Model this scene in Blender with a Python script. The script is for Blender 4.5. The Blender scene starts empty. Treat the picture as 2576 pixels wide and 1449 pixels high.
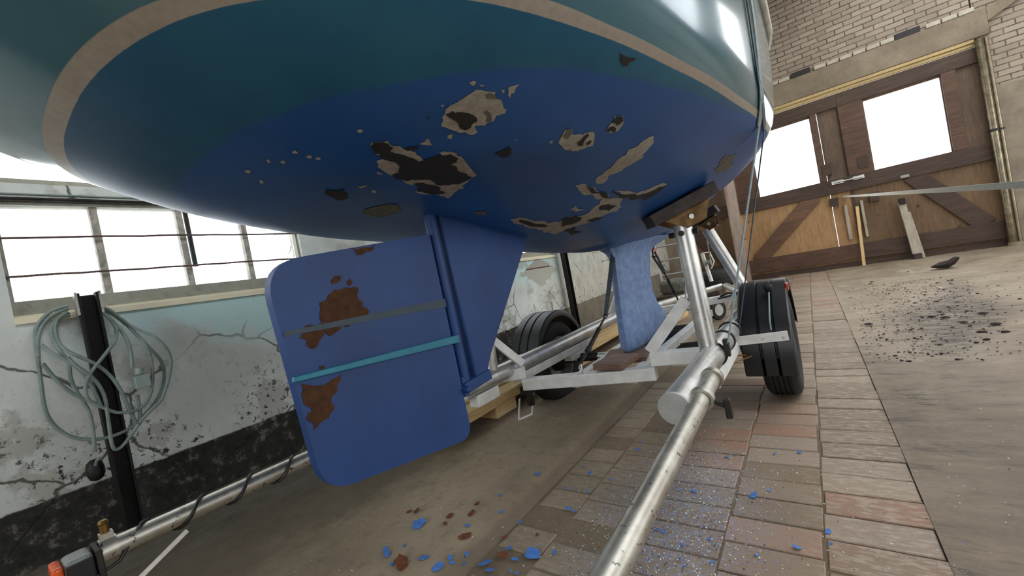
# Boat on a trailer in an old brick hall
import bpy, bmesh, math, random
from mathutils import Vector, Matrix, noise
random.seed(7)
S = bpy.context.scene
COL = S.collection
V = Vector
# ------------------------------------------------------------------ mesh helpers
def world_off(o):
    v = V((0, 0, 0))
    while o is not None:
        v += o.location; o = o.parent
    return v
def tag(o, label=None, cat=None, group=None, kind=None):
    if label: o['label'] = label
    if cat: o['category'] = cat
    if group: o['group'] = group
    if kind: o['kind'] = kind
    return o
def thing(name, label, cat, loc, group=None):
    o = bpy.data.objects.new(name, None); COL.objects.link(o)
    o.location = loc; o.empty_display_size = .05
    return tag(o, label, cat, group)
class MB:
    def __init__(s): s.v = []; s.f = []; s.m = []; s.attr = {}
    def add(s, vs, fs, mi=0):
        b = len(s.v); s.v += [V(p) for p in vs]
        s.f += [tuple(b + i for i in f) for f in fs]; s.m += [mi] * len(fs); return s
    def frame(s, c, X, Y, Z, mi=0):   # box from centre and three half-axis vectors
        c = V(c); X = V(X); Y = V(Y); Z = V(Z)
        vs = [c + X * i + Y * j + Z * k for i in (-1, 1) for j in (-1, 1) for k in (-1, 1)]
        return s.add(vs, [(0, 1, 3, 2), (4, 6, 7, 5), (0, 4, 5, 1), (2, 3, 7, 6), (0, 2, 6, 4), (1, 5, 7, 3)], mi)
    def box(s, x0, x1, y0, y1, z0, z1, mi=0):
        return s.frame(((x0 + x1) / 2, (y0 + y1) / 2, (z0 + z1) / 2), ((x1 - x0) / 2, 0, 0), (0, (y1 - y0) / 2, 0), (0, 0, (z1 - z0) / 2), mi)
    def beam(s, a, b, w, h, up=(0, 0, 1), mi=0):   # w sideways, h along up
        a = V(a); b = V(b); d = (b - a); L = d.length; d.normalize()
        r = d.cross(V(up)).normalized(); u = r.cross(d)
        return s.frame((a + b) / 2, d * (L / 2), r * (w / 2), u * (h / 2), mi)
    def tube(s, pts, r, n=12, closed=False, caps=True, mi=0):
        pts = [V(p) for p in pts]; N = len(pts); rs = r if isinstance(r, (list, tuple)) else [r] * N
        t0 = (pts[1] - pts[0]).normalized(); u = t0.orthogonal().normalized(); rings = []
        for i in range(N):
            if closed: t = (pts[(i + 1) % N] - pts[i - 1]).normalized()
            elif i == 0: t = t0
            elif i == N - 1: t = (pts[-1] - pts[-2]).normalized()
            else: t = ((pts[i + 1] - pts[i]).normalized() + (pts[i] - pts[i - 1]).normalized()).normalized()
            u = (u - t * u.dot(t)).normalized(); w = t.cross(u)
            rings.append([pts[i] + (u * math.cos(2 * math.pi * k / n) + w * math.sin(2 * math.pi * k / n)) * rs[i] for k in range(n)])
        vs = [p for R in rings for p in R]; fs = []
        for i in range(N if closed else N - 1):
            a = i * n; b = ((i + 1) % N) * n
            for k in range(n): fs.append((a + k, a + (k + 1) % n, b + (k + 1) % n, b + k))
        if caps and not closed:
            fs.append(tuple(range(n))[::-1]); fs.append(tuple((N - 1) * n + k for k in range(n)))
        return s.add(vs, fs, mi)
    def cyl(s, a, b, r, n=20, mi=0): return s.tube([a, b], r, n, mi=mi)
    def lathe(s, c, axis, prof, n=40, closed=False, mi=0):   # prof: (radius, offset along axis)
        c = V(c); ax = V(axis).normalized(); u = ax.orthogonal().normalized(); w = ax.cross(u); vs = []; fs = []; P = len(prof)
        for k in range(n):
            a = 2 * math.pi * k / n
            for r, h in prof: vs.append(c + ax * h + (u * math.cos(a) + w * math.sin(a)) * r)
        for k in range(n):
            a = k * P; b = ((k + 1) % n) * P
            for i in range(P if closed else P - 1): fs.append((a + i, a + (i + 1) % P, b + (i + 1) % P, b + i))
        return s.add(vs, fs, mi)
    def prism(s, poly, ext, mi=0):   # polygon (3D points) extruded by vector
        e = V(ext); n = len(poly); p = [V(q) for q in poly]
        vs = p + [q + e for q in p]
        fs = [tuple(range(n)), tuple(range(n, 2 * n))[::-1]] + [(i, n + i, n + (i + 1) % n, (i + 1) % n) for i in range(n)]
        return s.add(vs, fs, mi)
    def build(s, name, mats, parent=None, origin=None, smooth=40, bevel=0, seg=2, recalc=True):
        me = bpy.data.meshes.new(name); off = world_off(parent) if parent else V((0, 0, 0))
        if origin is not None: off = off + V(origin) if parent is None else V(origin)
        me.from_pydata([p - off for p in s.v], [], s.f)
        if not isinstance(mats, (list, tuple)): mats = [mats]
        for m in mats: me.materials.append(m)
        if len(mats) > 1: me.polygons.foreach_set('material_index', s.m)
        if recalc:
            bm = bmesh.new(); bm.from_mesh(me); bmesh.ops.recalc_face_normals(bm, faces=bm.faces); bm.to_mesh(me); bm.free()
        for k, vals in s.attr.items():
            at = me.attributes.new(k, 'FLOAT', 'POINT'); at.data.foreach_set('value', vals)
        o = bpy.data.objects.new(name, me); COL.objects.link(o)
        if parent: o.parent = parent; o.location = off - world_off(parent)
        else: o.location = off
        if smooth:
            me.polygons.foreach_set('use_smooth', [True] * len(me.polygons)); me.set_sharp_from_angle(angle=math.radians(smooth))
        if bevel:
            b = o.modifiers.new('bevel', 'BEVEL'); b.width = bevel; b.segments = seg; b.limit_method = 'ANGLE'; b.angle_limit = math.radians(40)
        return o
def struct(mb, name, mats, **k):
    o = mb.build(name, mats, **k)
    if o.parent is None: o['kind'] = 'structure'
    return o
def spline(pts, n=6, closed=False):
    P = [V(p) for p in pts]; N = len(P); out = []
    for i in range(N if closed else N - 1):
        if closed: a, b, c, d = P[i - 1], P[i], P[(i + 1) % N], P[(i + 2) % N]
        else: a, b, c, d = P[max(0, i - 1)], P[i], P[i + 1], P[min(N - 1, i + 2)]
        for k in range(n):
            t = k / n
            out.append(.5 * ((2 * b) + (c - a) * t + (2 * a - 5 * b + 4 * c - d) * t * t + (3 * b - a - 3 * c + d) * t ** 3))
    if not closed: out.append(P[-1])
    return out
def jag(poly, it=2, amp=.16, rnd=None):
    rnd = rnd or random
    P = [V((p[0], p[1])) for p in poly]
    for _ in range(it):
        Q = []
        for i in range(len(P)):
            a = P[i]; b = P[(i + 1) % len(P)]; d = b - a; Q.append(a)
            Q.append((a + b) / 2 + V((-d.y, d.x)) * rnd.uniform(-amp, amp))
        P = Q
    return P
# ------------------------------------------------------------------ materials
def rgb(h):   # sRGB hex -> linear
    c = [int(h[i:i + 2], 16) / 255 for i in (0, 2, 4)]
    return tuple([x / 12.92 if x <= .04045 else ((x + .055) / 1.055) ** 2.4 for x in c] + [1])
class NT:
    def __init__(s, name):
        s.m = bpy.data.materials.new(name); s.m.use_nodes = True; s.t = s.m.node_tree; s.t.nodes.clear()
        s.out = s.t.nodes.new('ShaderNodeOutputMaterial'); s.p = s.t.nodes.new('ShaderNodeBsdfPrincipled')
        s.t.links.new(s.p.outputs[0], s.out.inputs[0]); s._co = None
    def n(s, t, **k):
        o = s.t.nodes.new('ShaderNode' + t)
        for a, b in k.items(): setattr(o, a, b)
        return o
    def l(s, a, b): s.t.links.new(a, b)
    def co(s):
        if not s._co: s._co = s.n('TexCoord').outputs['Object']
        return s._co
    def sc(s, v, rot=(0, 0, 0)):
        m = s.n('Mapping'); m.inputs['Scale'].default_value = v if isinstance(v, (tuple, list)) else (v, v, v)
        m.inputs['Rotation'].default_value = rot
        s.l(s.co(), m.inputs[0]); return m.outputs[0]
    def noise(s, scale=5, det=6, rough=.6, vec=None, dist=0):
        o = s.n('TexNoise'); o.inputs['Scale'].default_value = scale; o.inputs['Detail'].default_value = det
        o.inputs['Roughness'].default_value = rough; o.inputs['Distortion'].default_value = dist
        s.l(vec or s.co(), o.inputs['Vector']); return o.outputs['Fac']
    def vor(s, scale=5, feat='F1', vec=None):
        o = s.n('TexVoronoi', feature=feat); o.inputs['Scale'].default_value = scale
        s.l(vec or s.co(), o.inputs['Vector']); return o.outputs['Distance']
    def ramp(s, f, stops, interp='LINEAR'):
        o = s.n('ValToRGB'); e = o.color_ramp.elements; o.color_ramp.interpolation = interp
        while len(e) < len(stops): e.new(.5)
        for k, (p, c) in enumerate(stops):
            e[k].position = p; e[k].color = c if isinstance(c, tuple) else (c, c, c, 1)
        s.l(f, o.inputs[0]); return o.outputs[0]
    def mix(s, f, a, b, mode='MIX'):
        o = s.n('Mix', data_type='RGBA', blend_type=mode)
        for sock, v in ((o.inputs[0], f), (o.inputs[6], a), (o.inputs[7], b)):
            if isinstance(v, (int, float)): sock.default_value = v
            elif isinstance(v, tuple): sock.default_value = v
            else: s.l(v, sock)
        return o.outputs[2]
    def math(s, op, a, b=0, clamp=False):
        o = s.n('Math', operation=op); o.use_clamp = clamp
        for i, v in enumerate((a, b)):
            if isinstance(v, (int, float)): o.inputs[i].default_value = v
            else: s.l(v, o.inputs[i])
        return o.outputs[0]
    def sep(s, k):
        o = s.n('SeparateXYZ'); s.l(s.co(), o.inputs[0]); return o.outputs[k]
    def ss(s, f, a, b):   # smooth step 0..1
        o = s.n('MapRange', interpolation_type='SMOOTHSTEP'); o.inputs['From Min'].default_value = a; o.inputs['From Max'].default_value = b
        s.l(f, o.inputs[0]); return o.outputs[0]
    def set(s, col=None, rough=.6, metal=0, coat=0, spec=.5):
        for k, v in (('Base Color', col), ('Roughness', rough), ('Metallic', metal)):
            if v is None: continue
            if isinstance(v, (int, float, tuple)): s.p.inputs[k].default_value = v
            else: s.l(v, s.p.inputs[k])
        s.p.inputs['Coat Weight'].default_value = coat; s.p.inputs['Coat Roughness'].default_value = .12
        s.p.inputs['Specular IOR Level'].default_value = spec
        return s
    def bump(s, h, st=.3, d=.01):
        b = s.n('Bump'); b.inputs['Strength'].default_value = st; b.inputs['Distance'].default_value = d
        s.l(h, b.inputs['Height']); s.l(b.outputs[0], s.p.inputs['Normal']); return s
def plain(name, hexa, hexb=None, scale=12, rough=.6, metal=0, bump=0, coat=0, lo=.35, hi=.65, spec=.5, bs=None):
    N = NT(name); f = N.noise(scale)
    c = N.ramp(f, [(lo, rgb(hexa)), (hi, rgb(hexb or hexa))])
    N.set(c, rough, metal, coat, spec)
    if bump: N.bump(N.noise(bs or scale * 4), bump, .004)
    return N.m
M = {}
def galv(name, a, b, rough):
    N = NT(name); f = N.noise(9, 8, .7); g = N.noise(60, 3, .6)
    c = N.mix(N.ss(f, .35, .7), rgb(a), rgb(b)); c = N.mix(N.ss(g, .60 if 'weath' in name else .66, .70 if 'weath' in name else .74), c, rgb('4a443d'))
    N.set(c, N.math('ADD', N.math('MULTIPLY', f, .25), rough - .1), .85); N.bump(g, .08, .002); return N.m
M['galv'] = galv('galvanised_steel', 'b9b8b4', 'dad8d2', .36)
M['oldgalv'] = galv('weathered_galvanised_steel', 'a8a296', 'c9c5ba', .40)
M['white'] = plain('white_painted_steel', 'eeeeea', 'd9d9d5', 14, .45, .1, .05)
M['rubber'] = plain('tyre_rubber', '131312', '1f1d1b', 20, .75, 0, .1)
M['windowlit'] = plain('windowlit_rubber', '7b7972', '5c5a55', 20, .85, 0, .1)  # lighter copy of the tyre rubber, window light put into the colour
M['plastic'] = plain('black_fender_plastic', '0c0c0d', '131314', 30, .42, 0, .05)
M['dark'] = plain('dark_steel', '23211f', '383430', 20, .55, .5, .1)
M['cap'] = plain('end_cap_plastic', 'c6c6c0', 'a9aaa4', 8, .5, 0)
M['black'] = plain('black_rubber', '0d0d0d', '161616', 20, .6)
M['red'] = plain('red_lens', 'b8301c', 'c8401c', 10, .3)
M['orange'] = plain('orange_lens', 'e8551f', 'f0662a', 10, .25)
M['grey'] = plain('grey_plastic', '9a9d98', '8b8e8a', 10, .45)
M['rusty'] = plain('rusty_galvanised_bracket', '8a6a3e', '5e4526', 25, .6, .4, .2)
M['padwood'] = plain('dark_weathered_wood', '2a2320', '4a3f38', 18, .7, 0, .2)
M['brass'] = plain('brass', '8a6a3a', '6e5430', 20, .4, .8)
M['cord'] = plain('grey_cord', '77857f', '94a29c', 14, .5, 0, .03)
M['lcord'] = plain('pale_plug', 'a9b5ad', '8fa09a', 14, .5)
M['blackcord'] = plain('black_cable', '121212', '1e1e1e', 10, .45)
M['strap'] = plain('pale_webbing', '8fa3a6', '7b8c90', 60, .7, 0, .1)
M['dstrap'] = plain('dark_webbing', '3c4a52', '55646a', 60, .7)
M['belt'] = plain('cream_webbing', 'f2eee2', 'dcd7c8', 60, .7, 0, .1)
M['alu'] = plain('aluminium', 'cfcfcc', 'b8b8b5', 20, .35, .8)
M['flake'] = plain('blue_paint_flake', '3a6cb8', '4b7fcb', 40, .5)
M['rustflake'] = plain('rust_flake', '7a4322', '5d3218', 60, .8, 0, .2)
M['clod'] = plain('dark_soil_clod', '231d1b', '3a302a', 40, .95, 0, .5)
M['pine'] = None
def wood(name, a, b, c, axis=0, stretch=14, scale=3.5, rough=.7, rust=0, knots=True):
    N = NT(name); v = [stretch] * 3; v[axis] = 1.0
    vec = N.sc(tuple(v)); f = N.noise(scale, 8, .65, vec, .6); g = N.noise(1.3, 3)
    col = N.ramp(f, [(.25, rgb(a)), (.5, rgb(b)), (.75, rgb(c))])
    col = N.mix(N.math('MULTIPLY', N.ss(g, .45, .75), .5), col, rgb(a))
    if knots:
        k = N.vor(3.1); col = N.mix(N.ss(k, .11, .05), col, rgb('3a2a1c'))
    N.set(col, rough); N.bump(f, .25, .004); return N.m
M['pine'] = wood('pale_pine', 'c09a63', 'd8b884', 'e6cf9f', axis=1)
M['doorplank'] = wood('door_plank_pine', '80603c', 'a8835a', 'bc9868', axis=2, stretch=10)
M['doorupper'] = wood('door_upper_plank', '4a382a', '63503e', '75604a', axis=2, stretch=10)
M['doorlow'] = wood('door_lower_plank_brown', '54402c', '6f563b', '806648', axis=2, stretch=10)
M['doorrail'] = wood('door_rail_brown', '3f2c20', '5a4030', '6e5240', axis=0, stretch=10)
M['doordark'] = wood('door_rail_dark', '33261d', '473529', '5a4536', axis=0, stretch=10)
M['brace'] = wood('door_brace_wood', '4a3424', '694c36', '7c5f46', axis=0, stretch=6)
M['weathered'] = wood('weathered_white_timber', '8c8272', 'aba190', 'c6bca9', axis=2)
M['frame'] = wood('yellowed_timber', '9c8355', 'b89f6c', 'cdb888', axis=0)
M['keelwood'] = wood('red_brown_board', '5d463b', '7a6053', '8e7465', axis=0, knots=False)
# ---- hull paint, with a teal reflection painted in (bands follow the waterline height stored on the hull)
def hullmat():
    N = NT('hull_paint')
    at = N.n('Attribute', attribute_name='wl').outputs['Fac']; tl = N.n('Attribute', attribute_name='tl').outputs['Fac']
    nz = N.noise(3.0, 5, .6); fine = N.noise(55, 4, .6)
    blue = N.ramp(nz, [(.3, rgb('205190')), (.7, rgb('295fa4'))])
    teal_sheen = N.ramp(nz, [(.25, rgb('1b4b72')), (.5, rgb('1e5f80')), (.75, rgb('277086'))])
    side = N.ramp(nz, [(.3, rgb('3c6e7e')), (.7, rgb('467c8c'))])
    cream = N.ramp(fine, [(.3, rgb('a3988a')), (.7, rgb('b5ab9d'))])
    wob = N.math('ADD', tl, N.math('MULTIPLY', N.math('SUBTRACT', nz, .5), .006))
    bot = N.mix(N.ss(wob, -.003, .004), blue, teal_sheen)  # soft teal zone: reflected light mixed into the blue by height
    # scuffs and dirt streaks in the bottom paint
    sc = N.noise(7, 8, .75, N.sc((1, .35, 1)))
    bot = N.mix(N.math('MULTIPLY', N.ss(sc, .56, .72), .35), bot, rgb('33506a'))
    e = N.math('ADD', at, N.math('MULTIPLY', N.math('SUBTRACT', fine, .5), .05))
    c = N.mix(N.ss(e, -.03, .03), bot, cream)
    c = N.mix(N.ss(e, .97, 1.03), c, side)
    gl = N.ss(at, .9, 1.1)
    N.set(c, N.math('ADD', .42, N.math('MULTIPLY', gl, -.2)))
    N.l(N.math('MULTIPLY', gl, .9), N.p.inputs['Coat Weight'])
    N.bump(N.noise(14, 3, .5), .06, .006)
    return N.m
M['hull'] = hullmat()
M['primer'] = plain('bare_white_primer', 'b9b3a4', '9c9689', 60, .8, 0, .2)
M['bare'] = plain('bare_dark_layer', '211f1b', '2d2923', 40, .7, 0, .1)
M['greyspot'] = plain('worn_grey_filler', '55605a', '7a7160', 50, .8, 0, .1)
M['rust'] = plain('rust_patch', '52300f', '3a1e08', 45, .85, 0, .4)
M['blue'] = plain('blue_antifouling_dim', '0f376c', '153f7c', 6, .55, 0, .06)  # the hull's paint made darker for the weaker light on rudder and skeg
M['keel'] = plain('chalky_blue_antifouling', '6580ac', '839ac0', 22, .6, 0, .25, bs=40)
M['bandteal'] = plain('teal_batten_paint', '1c6f8a', '2a8399', 12, .45)
M['bandgrey'] = plain('grey_band_paint', '2f4150', '3b4a55', 14, .6)
M['rail'] = plain('cream_rub_rail', 'a79f90', 'c2bcae', 12, .4)
SKX0, SKX1, SKY, EXPO = 1.0, 5.0, 1.0, 2.45
SW = [(-1.5, .5), (1.6, 4.2), (5.5, 8.3)]
SK = [(-.5, 1.5), (3.0, 5.5), (6.5, 9.0)]
import math
XC=-.925
PR=dict(b=.8722,fl=.139,q=1.0274,q2=1.4985,p=2.5217,pf=1.3647,pfb=1.2924,ym=2.0042,zw=1.3,zg=1.69)
_ky=[-.3586,-.297,.151,.5,.9,1.43,2.3,3.0,4.1,5.0-.0,5.2,5.4]
KA=[(-.42,1.9),(-.30,1.55),(.151,1.3),(.5,1.19),(.9,1.1476),(1.43,1.0612),(2.3,.9815),(3.0,.9761)]
KF=[(3.0,.9761),(4.1,1.0989),(4.3275,1.2052),(4.6275,1.3),(5.0275,1.9)]
ZB=.9761
def _pch(pts):
    # monotone cubic interpolation of y as function of z
    pts=sorted(((z,y) for y,z in pts))
    xs=[p[0] for p in pts]; ys=[p[1] for p in pts]; n=len(xs)
    d=[(ys[i+1]-ys[i])/(xs[i+1]-xs[i]) for i in range(n-1)]
    m=[d[0]]+[0 if d[i-1]*d[i]<=0 else 2*d[i-1]*d[i]/(d[i-1]+d[i]) for i in range(1,n-1)]+[d[-1]]
    def f(x):
        if x<=xs[0]: return ys[0]
        if x>=xs[-1]: return ys[-1]+m[-1]*(x-xs[-1])
        i=0
        while x>xs[i+1]: i+=1
        h=xs[i+1]-xs[i]; t=(x-xs[i])/h
        return ((1+2*t)*(1-t)**2*ys[i]+t*(1-t)**2*h*m[i]+t*t*(3-2*t)*ys[i+1]+t*t*(t-1)*h*m[i+1])
    return f
_hb=_pch([(.785,1.25),(.8125,1.265),(.853,1.3),(.878,1.34),(.892,1.42),(.902,1.55),(.906,1.7),(.907,1.9)])
ya=_pch(KA); yf=_pch(KF)
def HB(z):
    if z<=1.265:
        s=max(0,(PR['zw']-z)/(PR['zw']-ZB)); return PR['b']*max(0,1-s**PR['q'])**(1/PR['q2'])
    return _hb(z)
def HW(y,z):
    if z<=ZB: return 0.
    P=PR; ym=P['ym']
    if y<=ym:
        a=ya(z)
        if y<=a: return 0.
        return HB(z)*(1-((ym-y)/(ym-a))**P['p'])**(1/P['p'])
    f=yf(z)
    if y>=f: return 0.
    t=(y-ym)/(f-ym); e=P['pfb']+(P['pf']-P['pfb'])*min(1,((z-ZB)/(P['zw']-ZB)))**.8
    return HB(z)*(1-t**e)
PW=[[[-0.42,0.578],[-0.415,0.59],[-0.405,0.612],[-0.414,0.624],[-0.41,0.634],[-0.426,0.633],[-0.433,0.647],[-0.419,0.658],[-0.426,0.664],[-0.438,0.657],[-0.442,0.637],[-0.451,0.657],[-0.464,0.649],[-0.472,0.649],[-0.48,0.633],[-0.489,0.65],[-0.504,0.641],[-0.51,0.623],[-0.506,0.604],[-0.513,0.59],[-0.517,0.58],[-0.502,0.572],[-0.495,0.564],[-0.478,0.559],[-0.464,0.567],[-0.452,0.569],[-0.441,0.58],[-0.434,0.581],[-0.428,0.58]],[[-0.418,0.558],[-0.412,0.561],[-0.411,0.568],[-0.417,0.569],[-0.419,0.563]],[[-0.41,0.574],[-0.406,0.584],[-0.411,0.583]],[[-0.396,0.618],[-0.394,0.625],[-0.4,0.626]],[[-0.386,0.626],[-0.381,0.632],[-0.386,0.638],[-0.372,0.638],[-0.372,0.642],[-0.387,0.645],[-0.391,0.64],[-0.4,0.646],[-0.398,0.64],[-0.389,0.634]],[[-0.479,0.546],[-0.476,0.551],[-0.481,0.551]],[[-0.641,0.508],[-0.625,0.501],[-0.616,0.51],[-0.605,0.52],[-0.613,0.538],[-0.606,0.552],[-0.607,0.566],[-0.605,0.581],[-0.609,0.592],[-0.615,0.611],[-0.619,0.626],[-0.612,0.638],[-0.6,0.647],[-0.587,0.646],[-0.579,0.625],[-0.568,0.638],[-0.561,0.659],[-0.567,0.682],[-0.584,0.687],[-0.604,0.684],[-0.607,0.709],[-0.614,0.749],[-0.609,0.777],[-0.634,0.78],[-0.662,0.783],[-0.69,0.767],[-0.703,0.742],[-0.735,0.786],[-0.745,0.826],[-0.767,0.832],[-0.758,0.788],[-0.776,0.751],[-0.765,0.714],[-0.732,0.683],[-0.724,0.652],[-0.72,0.634],[-0.712,0.601],[-0.691,0.608],[-0.667,0.583],[-0.676,0.569],[-0.692,0.556],[-0.675,0.542],[-0.659,0.547],[-0.654,0.528]],[[-0.416,0.846],[-0.388,0.829],[-0.38,0.843],[-0.388,0.859],[-0.378,0.889],[-0.367,0.896],[-0.371,0.939],[-0.384,0.96],[-0.404,0.943],[-0.423,0.919],[-0.426,0.878]],[[-0.344,0.941],[-0.325,0.935],[-0.307,0.925],[-0.296,0.945],[-0.304,0.968],[-0.329,0.983],[-0.339,0.969]],[[-0.485,1.177],[-0.435,1.139],[-0.388,1.112],[-0.361,1.118],[-0.345,1.099],[-0.323,1.118],[-0.296,1.121],[-0.288,1.14],[-0.301,1.173],[-0.323,1.182],[-0.349,1.208],[-0.377,1.201],[-0.409,1.203],[-0.431,1.192],[-0.446,1.184],[-0.479,1.214],[-0.488,1.192]],[[-0.525,1.12],[-0.507,1.153],[-0.514,1.234],[-0.507,1.325],[-0.52,1.391],[-0.533,1.325],[-0.537,1.241],[-0.539,1.169]],[[-0.577,0.575],[-0.56,0.581],[-0.567,0.597],[-0.572,0.594],[-0.568,0.584],[-0.578,0.579]],[[-0.53,0.605],[-0.521,0.612],[-0.533,0.619],[-0.536,0.611]],[[-0.708,0.567],[-0.711,0.582],[-0.722,0.584],[-0.72,0.573]],[[-0.802,0.578],[-0.784,0.587],[-0.795,0.597],[-0.809,0.591]],[[-0.43,0.822],[-0.423,0.832],[-0.428,0.836],[-0.433,0.831]],[[-0.464,0.739],[-0.462,0.746],[-0.467,0.745]],[[-0.797,1.149],[-0.766,1.159],[-0.759,1.218],[-0.751,1.3],[-0.777,1.38],[-0.83,1.41],[-0.805,1.315],[-0.805,1.241],[-0.817,1.189]],[[-0.756,1.297],[-0.717,1.337],[-0.666,1.323],[-0.639,1.372],[-0.591,1.358],[-0.535,1.324],[-0.521,1.45],[-0.562,1.511],[-0.609,1.478],[-0.669,1.482],[-0.714,1.457],[-0.757,1.453],[-0.819,1.479],[-0.819,1.417]],[[-0.634,1.268],[-0.605,1.262],[-0.603,1.332],[-0.634,1.314]],[[-0.486,1.302],[-0.475,1.349],[-0.456,1.455],[-0.409,1.502],[-0.382,1.566],[-0.39,1.575],[-0.421,1.537],[-0.459,1.492],[-0.487,1.375]],[[-0.876,0.379],[-0.868,0.381],[-0.874,0.388],[-0.884,0.388],[-0.885,0.384]],[[-0.805,0.389],[-0.799,0.391],[-0.803,0.397],[-0.812,0.397],[-0.813,0.394]],[[-0.789,0.409],[-0.783,0.411],[-0.787,0.417],[-0.796,0.417],[-0.797,0.413]],[[-0.741,0.409],[-0.735,0.411],[-0.738,0.417],[-0.746,0.417],[-0.748,0.413]],[[-0.739,0.434],[-0.733,0.436],[-0.737,0.443],[-0.744,0.443],[-0.746,0.439]],[[-0.734,0.448],[-0.728,0.45],[-0.731,0.457],[-0.739,0.457],[-0.741,0.453]],[[-0.904,0.414],[-0.896,0.416],[-0.903,0.423],[-0.914,0.424],[-0.915,0.42]],[[-0.612,0.463],[-0.607,0.466],[-0.609,0.472],[-0.615,0.471],[-0.617,0.467]],[[-0.649,0.694],[-0.643,0.697],[-0.649,0.71],[-0.658,0.712],[-0.659,0.705]],[[-0.808,0.618],[-0.801,0.62],[-0.81,0.633],[-0.821,0.635],[-0.821,0.629]],[[-0.688,0.791],[-0.68,0.794],[-0.687,0.81],[-0.698,0.814],[-0.699,0.806]],[[-0.562,0.576],[-0.557,0.579],[-0.559,0.586],[-0.565,0.586],[-0.567,0.581]]]
PK=[[[-0.491,0.565],[-0.478,0.569],[-0.471,0.584],[-0.467,0.594],[-0.462,0.611],[-0.471,0.628],[-0.48,0.625],[-0.494,0.627],[-0.501,0.612],[-0.492,0.593],[-0.492,0.578]],[[-0.641,0.508],[-0.627,0.502],[-0.615,0.512],[-0.61,0.527],[-0.617,0.54],[-0.63,0.545],[-0.628,0.555],[-0.624,0.579],[-0.623,0.599],[-0.635,0.623],[-0.636,0.648],[-0.618,0.652],[-0.594,0.658],[-0.583,0.632],[-0.57,0.648],[-0.573,0.677],[-0.588,0.686],[-0.603,0.679],[-0.613,0.711],[-0.619,0.749],[-0.628,0.775],[-0.663,0.78],[-0.688,0.761],[-0.704,0.738],[-0.688,0.693],[-0.7,0.67],[-0.719,0.652],[-0.722,0.623],[-0.71,0.604],[-0.69,0.609],[-0.66,0.583],[-0.658,0.556],[-0.649,0.531]],[[-0.727,0.675],[-0.708,0.693],[-0.711,0.745],[-0.742,0.795],[-0.755,0.78],[-0.762,0.743],[-0.763,0.718]],[[-0.603,0.56],[-0.586,0.577],[-0.593,0.581],[-0.609,0.567]],[[-0.522,0.735],[-0.509,0.737],[-0.497,0.744],[-0.487,0.743],[-0.496,0.763],[-0.502,0.774],[-0.52,0.77],[-0.522,0.753]],[[-0.398,0.897],[-0.387,0.905],[-0.368,0.898],[-0.37,0.909],[-0.397,0.927],[-0.403,0.913]],[[-0.389,0.929],[-0.375,0.929],[-0.377,0.936],[-0.392,0.939]],[[-0.32,0.938],[-0.306,0.929],[-0.298,0.944],[-0.303,0.963],[-0.319,0.959]],[[-0.342,0.944],[-0.327,0.944],[-0.324,0.962],[-0.332,0.974],[-0.335,0.961]],[[-0.492,1.305],[-0.487,1.375],[-0.466,1.481],[-0.421,1.537],[-0.386,1.581],[-0.429,1.594],[-0.473,1.576],[-0.492,1.492],[-0.499,1.403]],[[-0.514,1.167],[-0.518,1.242],[-0.51,1.316],[-0.517,1.359],[-0.527,1.303],[-0.53,1.236]],[[-0.853,0.53],[-0.846,0.557],[-0.828,0.561],[-0.861,0.589],[-0.904,0.598],[-0.895,0.571]],[[-0.515,0.541],[-0.509,0.545],[-0.516,0.546]],[[-0.781,1.174],[-0.77,1.222],[-0.758,1.3],[-0.765,1.338],[-0.789,1.313],[-0.796,1.229]],[[-0.692,1.319],[-0.653,1.347],[-0.65,1.392],[-0.705,1.415],[-0.743,1.398]],[[-0.565,1.365],[-0.543,1.395],[-0.535,1.451],[-0.573,1.46],[-0.583,1.402]],[[-0.66,1.445],[-0.626,1.455],[-0.61,1.49],[-0.656,1.485]],[[-0.769,1.449],[-0.72,1.467],[-0.745,1.571],[-0.796,1.562]],[[-0.231,0.782],[-0.216,0.833],[-0.226,0.823],[-0.235,0.824],[-0.236,0.8]]]
PG=[[[-0.98,0.704],[-0.923,0.697],[-0.888,0.711],[-0.872,0.73],[-0.891,0.764],[-0.942,0.788],[-0.984,0.785],[-1.001,0.749]],[[-0.42,0.599],[-0.411,0.604],[-0.408,0.618],[-0.414,0.622],[-0.424,0.608]],[[-0.447,0.623],[-0.441,0.626],[-0.45,0.649],[-0.459,0.655],[-0.463,0.645]],[[-0.404,0.842],[-0.387,0.831],[-0.38,0.843],[-0.389,0.856],[-0.404,0.861]],[[-0.264,1.854],[-0.236,1.835],[-0.203,1.763],[-0.186,1.859],[-0.214,1.936],[-0.217,2.015],[-0.249,2.019],[-0.269,1.926]],[[-0.815,0.983],[-0.787,1.016],[-0.806,1.045],[-0.831,1.02]]]
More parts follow.
